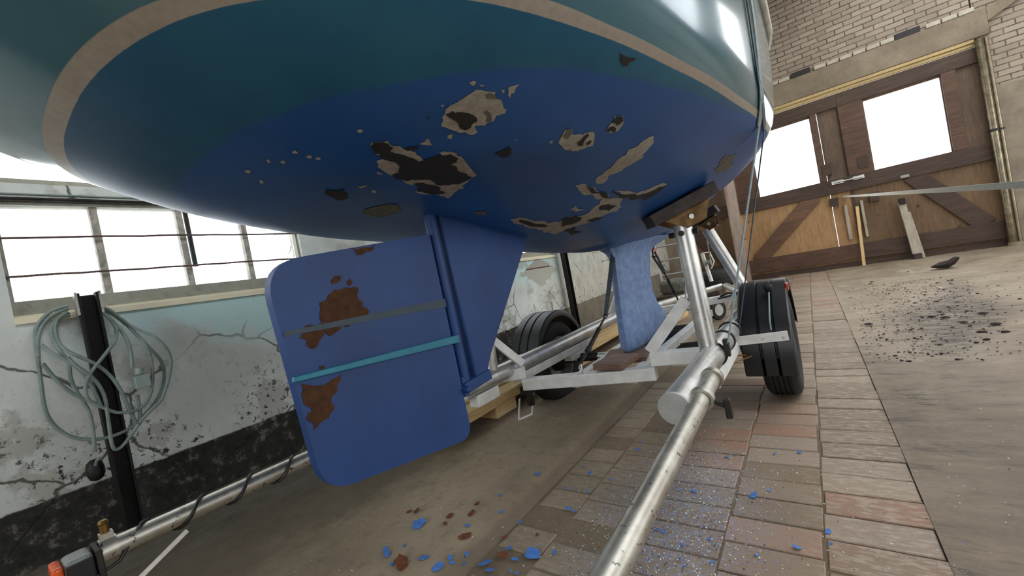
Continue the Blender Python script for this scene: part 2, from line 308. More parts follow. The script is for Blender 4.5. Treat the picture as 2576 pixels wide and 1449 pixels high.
PR_RUST=[[[0.495,0.935],[0.518,0.948],[0.534,0.959],[0.552,0.958],[0.575,0.96],[0.6,0.954],[0.593,0.94],[0.603,0.921],[0.602,0.907],[0.619,0.894],[0.606,0.882],[0.585,0.886],[0.567,0.872],[0.551,0.866],[0.539,0.879],[0.521,0.861],[0.505,0.854],[0.494,0.867],[0.482,0.853],[0.474,0.842],[0.456,0.836],[0.446,0.849],[0.45,0.856],[0.435,0.865],[0.445,0.886],[0.46,0.89],[0.475,0.885],[0.492,0.89],[0.49,0.903]],[[0.532,0.982],[0.559,0.991],[0.557,0.981],[0.534,0.974]],[[0.574,0.978],[0.583,0.982],[0.586,0.969],[0.575,0.964]],[[0.601,1.057],[0.677,1.066],[0.664,1.049],[0.645,1.046],[0.627,1.038],[0.615,1.038],[0.61,1.052]],[[0.42,0.77],[0.517,0.761],[0.497,0.735],[0.48,0.719],[0.482,0.694],[0.464,0.676],[0.438,0.67],[0.427,0.663],[0.416,0.695],[0.432,0.706],[0.418,0.737]],[[0.465,0.797],[0.479,0.79],[0.475,0.786],[0.465,0.79]]]
BAND_TEAL=[[0.409,0.776],[0.414,0.789],[0.933,0.769],[0.931,0.741]]
BAND_GREY=[[0.408,0.876],[0.407,0.886],[0.923,0.886],[0.92,0.858]]
RUDDER=[[0.459,1.041],[0.874,1.087],[0.886,0.502],[0.879,0.48],[0.79,0.458],[0.457,0.532],[0.429,0.554],[0.412,0.581],[0.406,0.984],[0.419,1.009]]
SKEG=[[0.902,1.137],[1.392,1.064],[1.047,0.673],[0.992,0.601],[0.941,0.61]]
COIL=[[[0.3,1.155],[0.256,1.144],[0.222,1.114],[0.198,1.07],[0.188,1.013],[0.178,0.927],[0.173,0.85],[0.17,0.758],[0.18,0.696],[0.206,0.641],[0.241,0.605],[0.291,0.581],[0.343,0.575],[0.391,0.582],[0.417,0.596],[0.437,0.616],[0.481,0.655],[0.519,0.705],[0.544,0.778],[0.541,0.843],[0.515,0.901],[0.49,0.964],[0.468,1.036],[0.429,1.099],[0.387,1.136],[0.364,1.145]],[[0.301,1.144],[0.264,1.13],[0.234,1.107],[0.21,1.067],[0.194,1.021],[0.182,0.955]],[[0.302,1.116],[0.271,1.111],[0.247,1.085],[0.236,1.037],[0.24,0.98],[0.254,0.916],[0.253,0.86],[0.257,0.813],[0.27,0.758],[0.283,0.696],[0.283,0.624],[0.277,0.533]],[[0.298,1.129],[0.263,1.102],[0.248,1.049],[0.248,0.993],[0.267,0.953],[0.297,0.92],[0.332,0.884],[0.365,0.826],[0.388,0.749],[0.4,0.668],[0.414,0.605],[0.425,0.593],[0.434,0.656],[0.434,0.717]],[[0.201,1.002],[0.218,0.966],[0.246,0.928],[0.274,0.885],[0.293,0.843],[0.307,0.792],[0.315,0.742],[0.319,0.709]],[[0.187,0.929],[0.205,0.875],[0.23,0.817],[0.261,0.771],[0.299,0.732],[0.324,0.704],[0.357,0.671],[0.402,0.657],[0.44,0.662],[0.47,0.693],[0.492,0.754],[0.501,0.837],[0.496,0.917],[0.481,0.983],[0.458,1.055],[0.429,1.099],[0.379,1.132]],[[0.254,0.936],[0.275,0.89],[0.301,0.851],[0.323,0.802],[0.334,0.746],[0.332,0.683],[0.327,0.6],[0.326,0.542],[0.336,0.519],[0.359,0.528],[0.387,0.559],[0.417,0.596]],[[0.368,1.133],[0.405,1.098],[0.431,1.038],[0.442,0.975],[0.44,0.909],[0.433,0.842]],[[0.363,1.124],[0.398,1.104],[0.419,1.062],[0.422,1.018],[0.404,0.973],[0.373,0.937],[0.337,0.893],[0.31,0.859],[0.29,0.823],[0.281,0.785],[0.286,0.747],[0.317,0.709]],[[0.369,1.141],[0.416,1.12],[0.452,1.067],[0.485,1.011],[0.529,0.961],[0.555,0.903],[0.567,0.847],[0.555,0.786],[0.532,0.729],[0.501,0.671],[0.457,0.636],[0.418,0.601]]]
BLUE=[[-1.356,0.952,0.035,0.0242],[-0.87,1.018,0.0,0.0275],[-1.362,0.803,0.035,0.011],[-1.336,0.79,0.035,0.0147],[-1.185,0.825,0.035,0.015],[-1.312,0.845,0.035,0.006],[-1.273,0.763,0.035,0.0084],[-1.091,0.861,0.035,0.0101],[-1.098,0.811,0.035,0.0188],[-1.071,0.848,0.035,0.0081],[-1.051,0.88,0.035,0.0082],[-1.061,0.908,0.035,0.0093],[-1.154,1.017,0.035,0.0082],[-1.081,1.131,0.035,0.0085],[-1.103,1.422,0.035,0.0148],[-1.164,1.231,0.035,0.008],[-0.966,1.011,0.0,0.0133],[-0.914,0.977,0.0,0.0114],[-0.997,0.924,0.0,0.0206],[-0.961,0.902,0.0,0.0133],[-0.869,0.925,0.0,0.0061],[-0.805,1.05,0.0,0.01],[-0.914,1.553,0.0,0.0123],[-0.877,1.286,0.0,0.0117],[-0.848,1.277,0.0,0.0073],[-0.961,1.593,0.0,0.0076],[-0.957,1.411,0.0,0.007],[-1.015,1.148,0.0,0.0094],[-0.803,1.529,0.0,0.0082],[-0.895,0.927,0.0,0.0053],[-0.535,1.268,0.0,0.0083],[-0.513,1.265,0.0,0.0073],[-0.79,1.815,0.0,0.0092],[-0.8,1.897,0.0,0.0068],[-0.862,1.417,0.0,0.0068],[-0.565,1.301,0.0,0.0057],[-0.405,1.824,0.0,0.0082],[-0.379,1.853,0.0,0.0059],[-0.283,1.554,0.0,0.0136],[-0.078,1.418,0.0,0.009],[-0.152,1.317,0.0,0.0095],[-0.443,1.219,0.0,0.0077],[-0.476,1.53,0.0,0.0083],[-0.523,1.531,0.0,0.0074],[-0.246,1.248,0.0,0.0047],[-0.357,1.257,0.0,0.0042],[-0.432,1.155,0.0,0.0049],[-0.419,1.133,0.0,0.0048],[-0.239,1.896,0.0,0.0068],[-0.155,1.927,0.0,0.009],[-0.24,1.604,0.0,0.0059],[-0.378,1.277,0.0,0.0052],[-0.073,1.362,0.0,0.0047],[-0.351,1.18,0.0,0.0056]]
RUST=[[-1.24,0.775,0.035,0.028],[-1.121,0.966,0.035,0.0222],[-1.273,1.044,0.035,0.0153],[-1.194,1.08,0.035,0.0135],[-1.223,1.147,0.035,0.0102],[-1.252,0.996,0.035,0.0095],[-1.447,1.019,0.035,0.0138],[-1.478,1.007,0.035,0.0092],[-1.016,1.056,0.035,0.009],[-0.911,1.108,0.0,0.0069],[-0.959,0.97,0.0,0.0185]]
CLOD=[[1.373,7.597,0.0,0.1118],[0.82,5.14,0.0,0.0323],[1.172,6.402,0.0,0.0273],[0.284,4.338,0.0,0.0476],[1.008,5.32,0.0,0.0176],[1.333,5.711,0.0,0.0182],[0.567,7.069,0.0,0.0328],[0.534,6.877,0.0,0.0284],[0.452,4.465,0.0,0.0159],[0.909,4.062,0.0,0.0466],[0.796,3.862,0.0,0.036],[0.672,4.471,0.0,0.0371],[0.736,4.407,0.0,0.0424],[0.786,4.192,0.0,0.0337],[0.748,4.55,0.0,0.0176],[0.944,4.465,0.0,0.0414],[0.889,3.829,0.0,0.0349],[1.012,7.752,0.0,0.023],[1.035,4.823,0.0,0.0134],[1.555,6.059,0.0,0.0162],[0.921,5.021,0.0,0.0238],[0.77,3.652,0.0,0.0305]]
# ------------------------------------------------------------------ setting
XW, YB = -2.6, 9.6        # long window wall, door wall
XE, YR, ZC = 6.0, -5.0, 5.4
def plaster():
    N = NT('peeling_whitewash'); z = N.sep(2); y = N.sep(1)
    big = N.noise(2.2, 8, .65); mid = N.noise(7, 8, .7); fin = N.noise(38, 6, .7)
    c = N.ramp(big, [(.3, rgb('bfc1bb')), (.5, rgb('d6dad4')), (.7, rgb('e6e9e3'))])
    # faded turquoise paint towards the sill
    tq = N.math('MULTIPLY', N.ss(z, 1.22, 1.12), N.math('MULTIPLY', N.ss(N.math('ADD', z, N.math('MULTIPLY', N.math('SUBTRACT', big, .5), .9)), .78, 1.0), N.ss(y, .15, .7)))
    c = N.mix(N.math('MULTIPLY', tq, .8), c, rgb('bfe2e2'))
    # warm bare plaster further along the wall
    c = N.mix(N.math('MULTIPLY', N.ss(y, 3.6, 5.2), .8), c, N.ramp(mid, [(.3, rgb('9c9282')), (.7, rgb('c9c2b2'))]))
    pe = N.noise(3.4, 6, .6); c = N.mix(N.math('MULTIPLY', N.ss(pe, .55, .6), .55), c, rgb('a39e92'))
    # mould specks, denser low down
    low = N.ss(z, .95, .45); sp = N.noise(30, 5, .75); msk = N.noise(3.5, 3, .5)
    c = N.mix(N.math('MULTIPLY', N.math('MULTIPLY', N.ss(sp, .55, .60), low), N.ss(msk, .44, .56)), c, rgb('2a2930'))
    c = N.mix(N.math('MULTIPLY', N.ss(fin, .6, .75), .5), c, rgb('6f6d66'))
    # cracks
    wv = N.n('TexVoronoi', feature='DISTANCE_TO_EDGE'); wv.inputs['Scale'].default_value = 2.1
    dn = N.n('Vectorish') if False else None
    cn = N.n('TexNoise'); cn.inputs['Scale'].default_value = 6; cn.inputs['Detail'].default_value = 6; N.l(N.co(), cn.inputs['Vector'])
    ad = N.n('Mix', data_type='VECTOR'); ad.inputs[0].default_value = .13; N.l(N.co(), ad.inputs[4]); N.l(cn.outputs['Color'], ad.inputs[5])
    N.l(ad.outputs[1], wv.inputs['Vector'])
    gate = N.ss(N.noise(1.4, 2), .42, .52)
    ck = N.math('MULTIPLY', N.ss(wv.outputs['Distance'], .016, .003), gate)
    c = N.mix(N.math('MULTIPLY', ck, .85), c, rgb('3d342c'))
    mpb = N.n('Mapping'); mpb.inputs['Rotation'].default_value = (math.radians(-90), 0, math.radians(-90)); N.l(N.co(), mpb.inputs[0])
    bk = N.n('TexBrick'); bk.inputs['Scale'].default_value = 1; bk.inputs['Brick Width'].default_value = .25; bk.inputs['Row Height'].default_value = .078; bk.inputs['Mortar Size'].default_value = .008
    bk.inputs['Color1'].default_value = rgb('b5b2a4'); bk.inputs['Color2'].default_value = rgb('9a978a'); bk.inputs['Mortar'].default_value = rgb('5b4436'); N.l(mpb.outputs[0], bk.inputs['Vector'])
    by = N.math('ABSOLUTE', N.math('SUBTRACT', y, 4.15)); bz = N.math('ABSOLUTE', N.math('SUBTRACT', z, .95))
    bmask = N.ss(N.math('ADD', N.math('ADD', N.math('MULTIPLY', by, 1.0), N.math('MULTIPLY', bz, 2.2)), N.math('MULTIPLY', N.math('SUBTRACT', mid, .5), .5)), .42, .38)
    c = N.mix(bmask, c, bk.outputs['Color'])
    # tar band along the foot of the wall
    edge = N.math('ADD', N.math('ADD', z, N.math('MULTIPLY', y, -.012)), N.math('MULTIPLY', N.math('SUBTRACT', mid, .5), .035))
    band = N.ss(edge, .384, .374)
    tar = N.ramp(N.noise(16, 8, .75), [(.35, rgb('191816')), (.55, rgb('34322d')), (.68, rgb('8b887d'))])
    tar = N.mix(N.math('MULTIPLY', N.ss(y, 3.5, 5), .8), tar, N.ramp(mid, [(.3, rgb('6d6253')), (.7, rgb('8c8170'))]))
    c = N.mix(band, c, tar)
    N.set(c, .85)
    h = N.math('ADD', N.math('ADD', N.math('MULTIPLY', pe, .6), N.math('MULTIPLY', fin, .25)), N.math('MULTIPLY', ck, -.5))
    N.bump(h, .5, .02); return N.m
M['plaster'] = plaster()
def backbrick():
    N = NT('white_painted_brick'); mp = N.n('Mapping'); mp.inputs['Rotation'].default_value = (math.radians(-90), 0, 0)
    N.l(N.co(), mp.inputs[0])
    b = N.n('TexBrick'); b.inputs['Scale'].default_value = 1; b.inputs['Brick Width'].default_value = .245; b.inputs['Row Height'].default_value = .084
    b.inputs['Mortar Size'].default_value = .009; b.inputs['Mortar Smooth'].default_value = .3
    b.inputs['Color1'].default_value = rgb('a39584'); b.inputs['Color2'].default_value = rgb('8f8170'); b.inputs['Mortar'].default_value = rgb('73665a')
    dn = N.noise(5, 4); ds = N.n('Mix', data_type='VECTOR'); ds.inputs[0].default_value = .012
    cn = N.n('TexNoise'); cn.inputs['Scale'].default_value = 5; N.l(N.co(), cn.inputs['Vector'])
    N.l(mp.outputs[0], ds.inputs[4]); N.l(cn.outputs['Color'], ds.inputs[5]); N.l(ds.outputs[1], b.inputs['Vector'])
    deep = N.ss(N.noise(7, 5, .7), .42, .55)
    c = N.mix(N.math('MULTIPLY', N.math('MULTIPLY', b.outputs['Fac'], deep), .75), b.outputs['Color'], rgb('463c33'))
    st = N.noise(2.5, 7, .7); c = N.mix(N.math('MULTIPLY', N.ss(st, .5, .75), .5), c, rgb('6e6254'))
    z = N.sep(2); x = N.sep(0)
    pl = N.ramp(N.noise(3, 8, .7), [(.3, rgb('75695a')), (.7, rgb('9c8f7c'))])
    m = N.ss(N.math('ADD', z, N.math('MULTIPLY', N.math('SUBTRACT', dn, .5), .12)), 2.44, 2.40)
    c = N.mix(m, c, pl); N.set(c, .9)
    inv = N.math('SUBTRACT', 1, m)
    N.bump(N.math('ADD', N.math('MULTIPLY', N.math('MULTIPLY', b.outputs['Fac'], -1), inv), N.math('MULTIPLY', st, .5)), .5, .015); return N.m
M['backbrick'] = backbrick()
def concrete(name, stops, dark=None, gloss=.75):
    N = NT(name); f = N.noise(1.6, 8, .7); g = N.noise(22, 6, .7)
    c = N.ramp(f, stops); c = N.mix(N.math('MULTIPLY', N.ss(g, .5, .7), .35), c, rgb('55493c'))
    if dark: c = dark(N, c)
    N.set(c, gloss); N.bump(N.math('ADD', N.math('MULTIPLY', f, .5), N.math('MULTIPLY', g, .35)), .5, .012); return N.m
def floordark(N, c):
    x = N.sep(0); y = N.sep(1)
    film = N.ss(N.math('ADD', y, N.math('MULTIPLY', N.math('SUBTRACT', N.noise(1.7, 7, .7), .5), 4.5)), 4.2, 2.2)
    c = N.mix(N.math('MULTIPLY', film, .75), c, N.ramp(N.noise(5, 8, .75, N.sc((.7, 1.6, 1))), [(.3, rgb('54463a')), (.5, rgb('6d5d4b')), (.72, rgb('8d7d68'))]))
    # dirty soil patches and scuffs out on the open slab
    p = N.noise(1.1, 6, .65); q = N.noise(11, 7, .8, N.sc((.5, 2.2, 1)))
    m = N.math('MULTIPLY', N.ss(q, .53, .60), N.ss(p, .48, .62))
    c = N.mix(N.math('MULTIPLY', m, .85), c, rgb('2b241e'))
    sx = N.math('ABSOLUTE', N.math('SUBTRACT', x, N.math('ADD', .55, N.math('MULTIPLY', N.math('SUBTRACT', y, 3.4), .22)))); sy = N.math('ABSOLUTE', N.math('SUBTRACT', y, 4.6))
    sm = N.ss(N.math('ADD', N.math('ADD', N.math('MULTIPLY', sx, 1.3), N.math('MULTIPLY', sy, .33)), N.math('MULTIPLY', N.math('SUBTRACT', p, .5), .7)), .62, .25)
    c = N.mix(N.math('MULTIPLY', sm, N.math('ADD', .25, N.math('MULTIPLY', N.ss(q, .46, .56), .7))), c, rgb('322a24'))
    s = N.noise(.8, 5, .7, N.sc((1.6, .5, 1))); c = N.mix(N.math('MULTIPLY', N.ss(s, .56, .68), .6), c, rgb('b5ab9a'))
    sp = N.noise(130, 3, .6); c = N.mix(N.math('MULTIPLY', N.ss(sp, .72, .76), .7), c, rgb('d8d2c4'))
    st2 = N.noise(4.5, 8, .8, N.sc((.45, 1.5, 1))); c = N.mix(N.math('MULTIPLY', N.ss(st2, .53, .62), .55), c, rgb('42372d'))
    return c
M['floor'] = concrete('worn_concrete_floor', [(.3, rgb('7b6c58')), (.5, rgb('958570')), (.7, rgb('a89a84'))], floordark, .6)
def slabdark(N, c):
    d = N.noise(2.2, 6, .7); x = N.sep(0)
    c = N.mix(N.math('MULTIPLY', N.ss(N.math('ADD', x, N.math('MULTIPLY', N.math('SUBTRACT', d, .5), .05)), -1.10, -1.05), .75), c, rgb('5b4e40'))  # lip darkened: dirt, plus the shading of the rounded edge painted in
    c = N.mix(N.math('MULTIPLY', N.ss(N.math('ADD', x, N.math('MULTIPLY', N.math('SUBTRACT', d, .5), .5)), -2.12, -2.35), .8), c, N.ramp(N.noise(9, 7, .75, N.sc((1, .4, 1))), [(.35, rgb('57534a')), (.65, rgb('a9a498'))]))
    c = N.mix(N.math('MULTIPLY', N.ss(N.math('ADD', N.math('MULTIPLY', x, -1), N.math('MULTIPLY', N.math('SUBTRACT', d, .5), 1.2)), 1.5, 1.9), .6), c, rgb('4f463b'))
    sp = N.noise(70, 3, .6); c = N.mix(N.ss(sp, .70, .74), c, rgb('2c241d'))
    sp2 = N.noise(95, 2, .5); c = N.mix(N.ss(sp2, .77, .79), c, rgb('cfc8ba')); return c
M['slab'] = concrete('worn_brown_slab', [(.3, rgb('84745f')), (.5, rgb('9c8b74')), (.7, rgb('ae9e86'))], slabdark, .8)
M['dirt'] = concrete('joint_dirt', [(.3, rgb('6a5b48')), (.7, rgb('827360'))], None, .95)
def paving():
    N = NT('clay_paving_brick'); g = N.n('NewGeometry').outputs['Random Per Island']
    c = N.ramp(g, [(0, rgb('8a7460')), (.2, rgb('7d6a55')), (.45, rgb('958372')), (.62, rgb('94705a')), (.72, rgb('84735f')), (.9, rgb('a08c78')), (1, rgb('8b7a66'))])
    f = N.noise(6, 7, .7); h = N.noise(40, 5, .7, N.sc((.5, 1.5, 1))); x = N.sep(0)
    c = N.mix(N.math('MULTIPLY', N.ss(f, .42, .7), .5), c, rgb('8b7f6c'))
    # worn pale faces on the outer column, trodden dirt toward the kerb
    c = N.mix(N.math('MULTIPLY', N.math('MULTIPLY', N.ss(h, .45, .62), N.ss(x, -.2, .0)), .55), c, rgb('b7aa99'))
    drt = N.math('ADD', N.math('MULTIPLY', x, -1), N.math('MULTIPLY', N.math('SUBTRACT', f, .5), 1.1))
    c = N.mix(N.math('MULTIPLY', N.ss(drt, .3, .75), .75), c, N.ramp(h, [(.35, rgb('7a6b58')), (.65, rgb('9a8c78'))]))
    # fine dust of scraped blue paint under the stern
    y = N.sep(1); dx = N.math('SUBTRACT', x, -.5); dy = N.math('MULTIPLY', N.math('SUBTRACT', y, 1.35), .55)
    rr = N.math('SQRT', N.math('ADD', N.math('MULTIPLY', dx, dx), N.math('MULTIPLY', dy, dy)))
    dn = N.noise(60, 4, .7); dust = N.math('MULTIPLY', N.ss(rr, .42, .05), N.ss(dn, .40, .62))
    c = N.mix(N.math('MULTIPLY', dust, .7), c, rgb('7f8aa0'))
    c = N.mix(N.math('MULTIPLY', N.ss(N.noise(48, 5, .75), .60, .70), .45), c, rgb('4a3e32'))
    N.set(c, .62); N.bump(N.math('ADD', f, N.math('MULTIPLY', h, .5)), .35, .006); return N.m
M['paving'] = paving()
M['beamconc'] = concrete('stained_concrete_lintel', [(.3, rgb('6a5d4b')), (.5, rgb('80715d')), (.7, rgb('93846e'))])
M['ceil'] = plain('old_plaster_ceiling', '6d6459', '7d7468', 3, .9)
M['sidewall'] = plain('old_plaster_wall', '857a6b', '9c917f', 3, .9)
M['sill'] = plain('yellowed_sill_plaster', 'f0e4bf', 'f6edd4', 12, .8, 0, .4)
M['winframe'] = concrete('grey_concrete_window_frame', [(.3, rgb('8a897c')), (.7, rgb('b5b2a2'))])
M['mullion'] = plain('chipped_window_bar', '8d877e', 'c9c2b4', 25, .7)
M['wire'] = plain('rusty_bar', '5b4640', '6e5650', 30, .7)
M['pillar'] = None
def glass():
    N = NT('window_glass'); t = N.n('BsdfTransparent'); g = N.n('BsdfGlossy'); g.inputs['Roughness'].default_value = .02
    mx = N.n('MixShader'); fr = N.n('Fresnel'); fr.inputs['IOR'].default_value = 1.45
    t.inputs['Color'].default_value = (.96, .97, .97, 1)
    N.l(N.math('MULTIPLY', fr.outputs[0], .6), mx.inputs[0]); N.l(t.outputs[0], mx.inputs[1]); N.l(g.outputs[0], mx.inputs[2]); N.l(mx.outputs[0], N.out.inputs[0]); return N.m
M['glass'] = glass()
def pilmat():
    N = NT('faded_red_paint_post'); f = N.noise(2.2, 6, .7, N.sc((3, 3, .6)))
    N.set(N.ramp(f, [(.35, rgb('8c6258')), (.5, rgb('a08d80')), (.68, rgb('b3a493'))]), .8); return N.m
M['pilaster'] = pilmat()

# floor: open slab, sub-base, raised slab beside the windows, brick strip
def grid(x0, x1, y0, y1, nx, ny, zf):
    m = MB(); vs = [(x0 + (x1 - x0) * i / nx, y0 + (y1 - y0) * j / ny) for j in range(ny + 1) for i in range(nx + 1)]
    m.add([(x, y, zf(x, y)) for x, y in vs], [(j * (nx + 1) + i, j * (nx + 1) + i + 1, (j + 1) * (nx + 1) + i + 1, (j + 1) * (nx + 1) + i) for j in range(ny) for i in range(nx)]); return m
def nz(x, y, s, k=0): return noise.noise(V((x * s + k, y * s, k * 1.7)))
m = grid(.162, XE, YR, YB + .1, 90, 200, lambda x, y: .004 + .006 * nz(x, y, 1.5) + .004 * nz(x, y, 6, 3) + (.008 * max(0, nz(x, y, 9, 5)) if x > .5 else 0))
struct(m, 'floor', M['floor'])
m = MB(); m.box(XW - .3, XE, YR, YB + .3, -.2, -.0045)
struct(m, 'floor_base', M['dirt'])
def slabz(x, y):
    e = -1.03 + .012 * nz(0, y, 2.3); t = max(0, min(1, (e - x) / .05)); z = .037 * math.sin(t * math.pi / 2) - .012 * (1 - t)
    w = max(0, (-2.15 - x) / .45); return z + .006 * nz(x, y, 3, 2) + .10 * w * w
ys = [YR + (YB - YR) * j / 160 for j in range(161)]
xs = [-2.62 + 1.52 * i / 26 for i in range(27)] + [-1.09, -1.08, -1.07, -1.06, -1.05, -1.04, -1.03, -1.02, -1.01, -1.0]
m = MB(); W_ = len(xs)
m.add([(x, y, slabz(x, y)) for y in ys for x in xs], [(j * W_ + i, j * W_ + i + 1, (j + 1) * W_ + i + 1, (j + 1) * W_ + i) for j in range(160) for i in range(W_ - 1)])
struct(m, 'floor_slab', M['slab'])
m = MB(); rb = random.Random(3)
pitch = .1325
for c_, (x0, x1) in enumerate(((-.085, .162), (-.338, -.092), (-.592, -.345), (-.845, -.598), (-1.02, -.851))):
    y = -1.0 + c_ * .04
    while y < YB:
        h = rb.uniform(-.003, .003) - (.0042 if x1 < -.5 else 0); j = rb.uniform(-.004, .004)
        d = .003; a, b, e, f = x0 + j, x1 + j, y + .0045, y + pitch - .0045
        k = rb.uniform(-.004, .004)
        vs = [(a, e + k, -.05), (b, e, -.05), (b, f, -.05), (a, f + k, -.05), (a, e + k, h - d), (b, e, h - d), (b, f, h - d), (a, f + k, h - d),
              (a + d, e + k + d, h), (b - d, e + d, h), (b - d, f - d, h), (a + d, f + k - d, h)]
        m.add(vs, [(0, 1, 5, 4), (1, 2, 6, 5), (2, 3, 7, 6), (3, 0, 4, 7), (4, 5, 9, 8), (5, 6, 10, 9), (6, 7, 11, 10), (7, 4, 8, 11), (8, 9, 10, 11)])
        y += pitch
struct(m, 'floor_paving', M['paving'], smooth=0, recalc=False)

# window wall
wins = [(-1.75, -.12), (.15, 1.365), (2.5, 4.58), (5.6, 8.6)]
ZS, ZT, ZU, ZV = 1.115, 1.615, 1.70, 2.75
m = MB(); T = .32
m.box(XW - T, XW, YR, YB, -.15, ZS); m.box(XW - T, XW, YR, YB, ZV, ZC)
yp = YR
for a, b in wins + [(YB, YB)]:
    m.box(XW - T, XW, yp, a, ZS, ZV); yp = b
    if b < YB: m.box(XW - .10, XW - .02, a, b, ZT + .012, ZU)
struct(m, 'wall_window_side', M['plaster'])
m = MB()
for a, b in wins:   # sloped plaster sills
    m.add([(XW + .012, a, ZS - .012), (XW + .012, b, ZS - .012), (XW + .012, b, ZS + .012), (XW + .012, a, ZS + .012), (XW - .05, a, ZS + .035), (XW - .05, b, ZS + .035), (XW - .05, a, ZS - .012), (XW - .05, b, ZS - .012)],
          [(0, 1, 2, 3), (3, 2, 5, 4), (4, 5, 7, 6), (6, 7, 1, 0), (0, 3, 4, 6), (1, 7, 5, 2)])
struct(m, 'trim_1', M['sill'], smooth=0)
def window(i, a, b, z0, z1, xg, muls, bars, fr=.055, frb=.075):
    m = MB(); m.box(xg - .035, xg + .035, a, b, z0, z0 + frb); m.box(xg - .035, xg + .035, a, b, z1 - .02, z1)
    m.box(xg - .035, xg + .035, a, a + .012, z0 + frb, z1 - .02); m.box(xg - .035, xg + .035, b - .012, b, z0 + frb, z1 - .02)
    w = struct(m, 'window_%d' % i, M['winframe'], smooth=0)
    ed = [a + .012] + muls + [b - .012]
    for y in muls:
        m = MB(); m.box(xg - .02, xg + .022, y - .014, y + .014, z0 + frb, z1 - .02); m.build('mullion', M['mullion'], w, smooth=0)
    for k in range(len(ed) - 1):
        m = MB(); m.box(xg - .004, xg, ed[k] + .004, ed[k + 1] - .004, z0 + frb - .003, z1 - .018); m.build('glass_pane', M['glass'], w, smooth=0)
    for z in bars:
        m = MB(); n_ = 16; m.tube([(XW - .015 + random.uniform(-.002, .002), a - .02 + (b - a + .04) * k / n_, z + random.uniform(-.002, .002)) for k in range(n_ + 1)], .005, 8); m.build('bar', M['wire'], w)
    return w
window(1, -1.75, -.12, ZS + .01, ZT + .012, XW - .06, [-1.3, -.9, -.5], [1.30, 1.465])
w2 = window(2, .15, 1.365, ZS + .01, ZT + .012, XW - .06, [.449, .772, 1.07], [1.302, 1.465])
m = MB(); m.cyl((XW - .085, .815, 1.305), (XW - .085, .815, 1.612), .012, 10); m.build('casement_stay', M['dark'], w2)
window(3, 2.5, 4.58, ZS + .01, ZT + .012, XW - .06, [3.0, 3.5, 4.05], [1.302, 1.465])
window(4, 5.6, 8.6, ZS + .01, ZT + .012, XW - .06, [6.2, 6.8, 7.4, 8.0], [1.302, 1.465])
for i, (a, b) in enumerate(wins): window(5 + i, a, b, ZU, ZV, XW - .12, [a + (b - a) * k / 3 for k in (1, 2)], [], frb=.04)

for zq, rq, lq in ((1.632, .009, 'thin dark pipe running along the concrete strip over the barred windows'), (1.655, .004, 'thin pale wire running just above the dark pipe over the barred windows')):
    m = MB(); m.tube([(XW - .0195 + rq, YR + .2 + k * .5, zq + .003 * math.sin(k * 1.7)) for k in range(15)], rq, 8)
    tag(m.build('pipe' if rq > .005 else 'wire', M['dark'] if rq > .005 else M['cord'], None, (XW + .02, 0, zq)), lq, 'pipe' if rq > .005 else 'wire')
# door wall
D0, D1, DH = -1.06, 2.432, 3.10
m = MB(); yb2 = YB + .35
m.box(XW - .32, -2.36, YB, yb2, -.15, ZC); m.box(-2.36, D0, YB, yb2, DH + .1, ZC)
m.box(D0, D1, YB, yb2, 3.16, ZC); m.box(D1 + .02, 3.5, YB, yb2, -.15, ZC); m.box(5.3, XE, YB, yb2, -.15, ZC); m.box(3.5, 5.3, YB, yb2, -.15, 2.9); m.box(3.5, 5.3, YB, yb2, 4.7, ZC)
struct(m, 'wall_door_side', M['backbrick'])
m = MB(); m.box(-1.3, 2.58, YB - .05, YB, 3.21, 3.60)
struct(m, 'trim_2', M['beamconc'], smooth=0, bevel=.01)
m = MB(); m.box(-1.06, 2.41, YB - .04, YB + .1, 3.155, 3.208); m.box(-1.06, 2.41, YB - .02, YB + .12, 3.105, 3.153)
struct(m, 'trim_3', M['frame'], smooth=0, bevel=.006)
m = MB(); x = -1.3
while x < 2.46:
    if not (.18 < x + .06 < .42 or 1.6 < x + .06 < 1.86): m.box(x, x + .165, YB - .055, YB - .001, 3.605, 3.672)
    x += .18
M['headers'] = plain('whitewashed_header_bricks', 'a79d8c', 'bdb4a2', 14, .9, 0, .2)
struct(m, 'trim_4', M['headers'], smooth=0, bevel=.008)
m = MB(); m.box(.16, .44, YB - .03, YB + .001, 3.60, 3.70); m.box(1.58, 1.88, YB - .03, YB + .001, 3.60, 3.70)
struct(m, 'trim_5', plain('shaded_recess', '1b1613', '241d19'), smooth=0)  # dark blocks painted as the shade inside two holes
m = MB(); m.add([(2.58, YB - .05, 3.4), (3.3, YB - .05, 3.75), (3.3, YB - .05, 3.82), (2.58, YB - .05, 3.60), (2.58, YB, 3.4), (3.3, YB, 3.75), (3.3, YB, 3.82), (2.58, YB, 3.60)], [(0, 1, 2, 3), (4, 7, 6, 5), (0, 4, 5, 1), (1, 5, 6, 2), (2, 6, 7, 3), (3, 7, 4, 0)])
struct(m, 'trim_6', M['beamconc'], smooth=0)
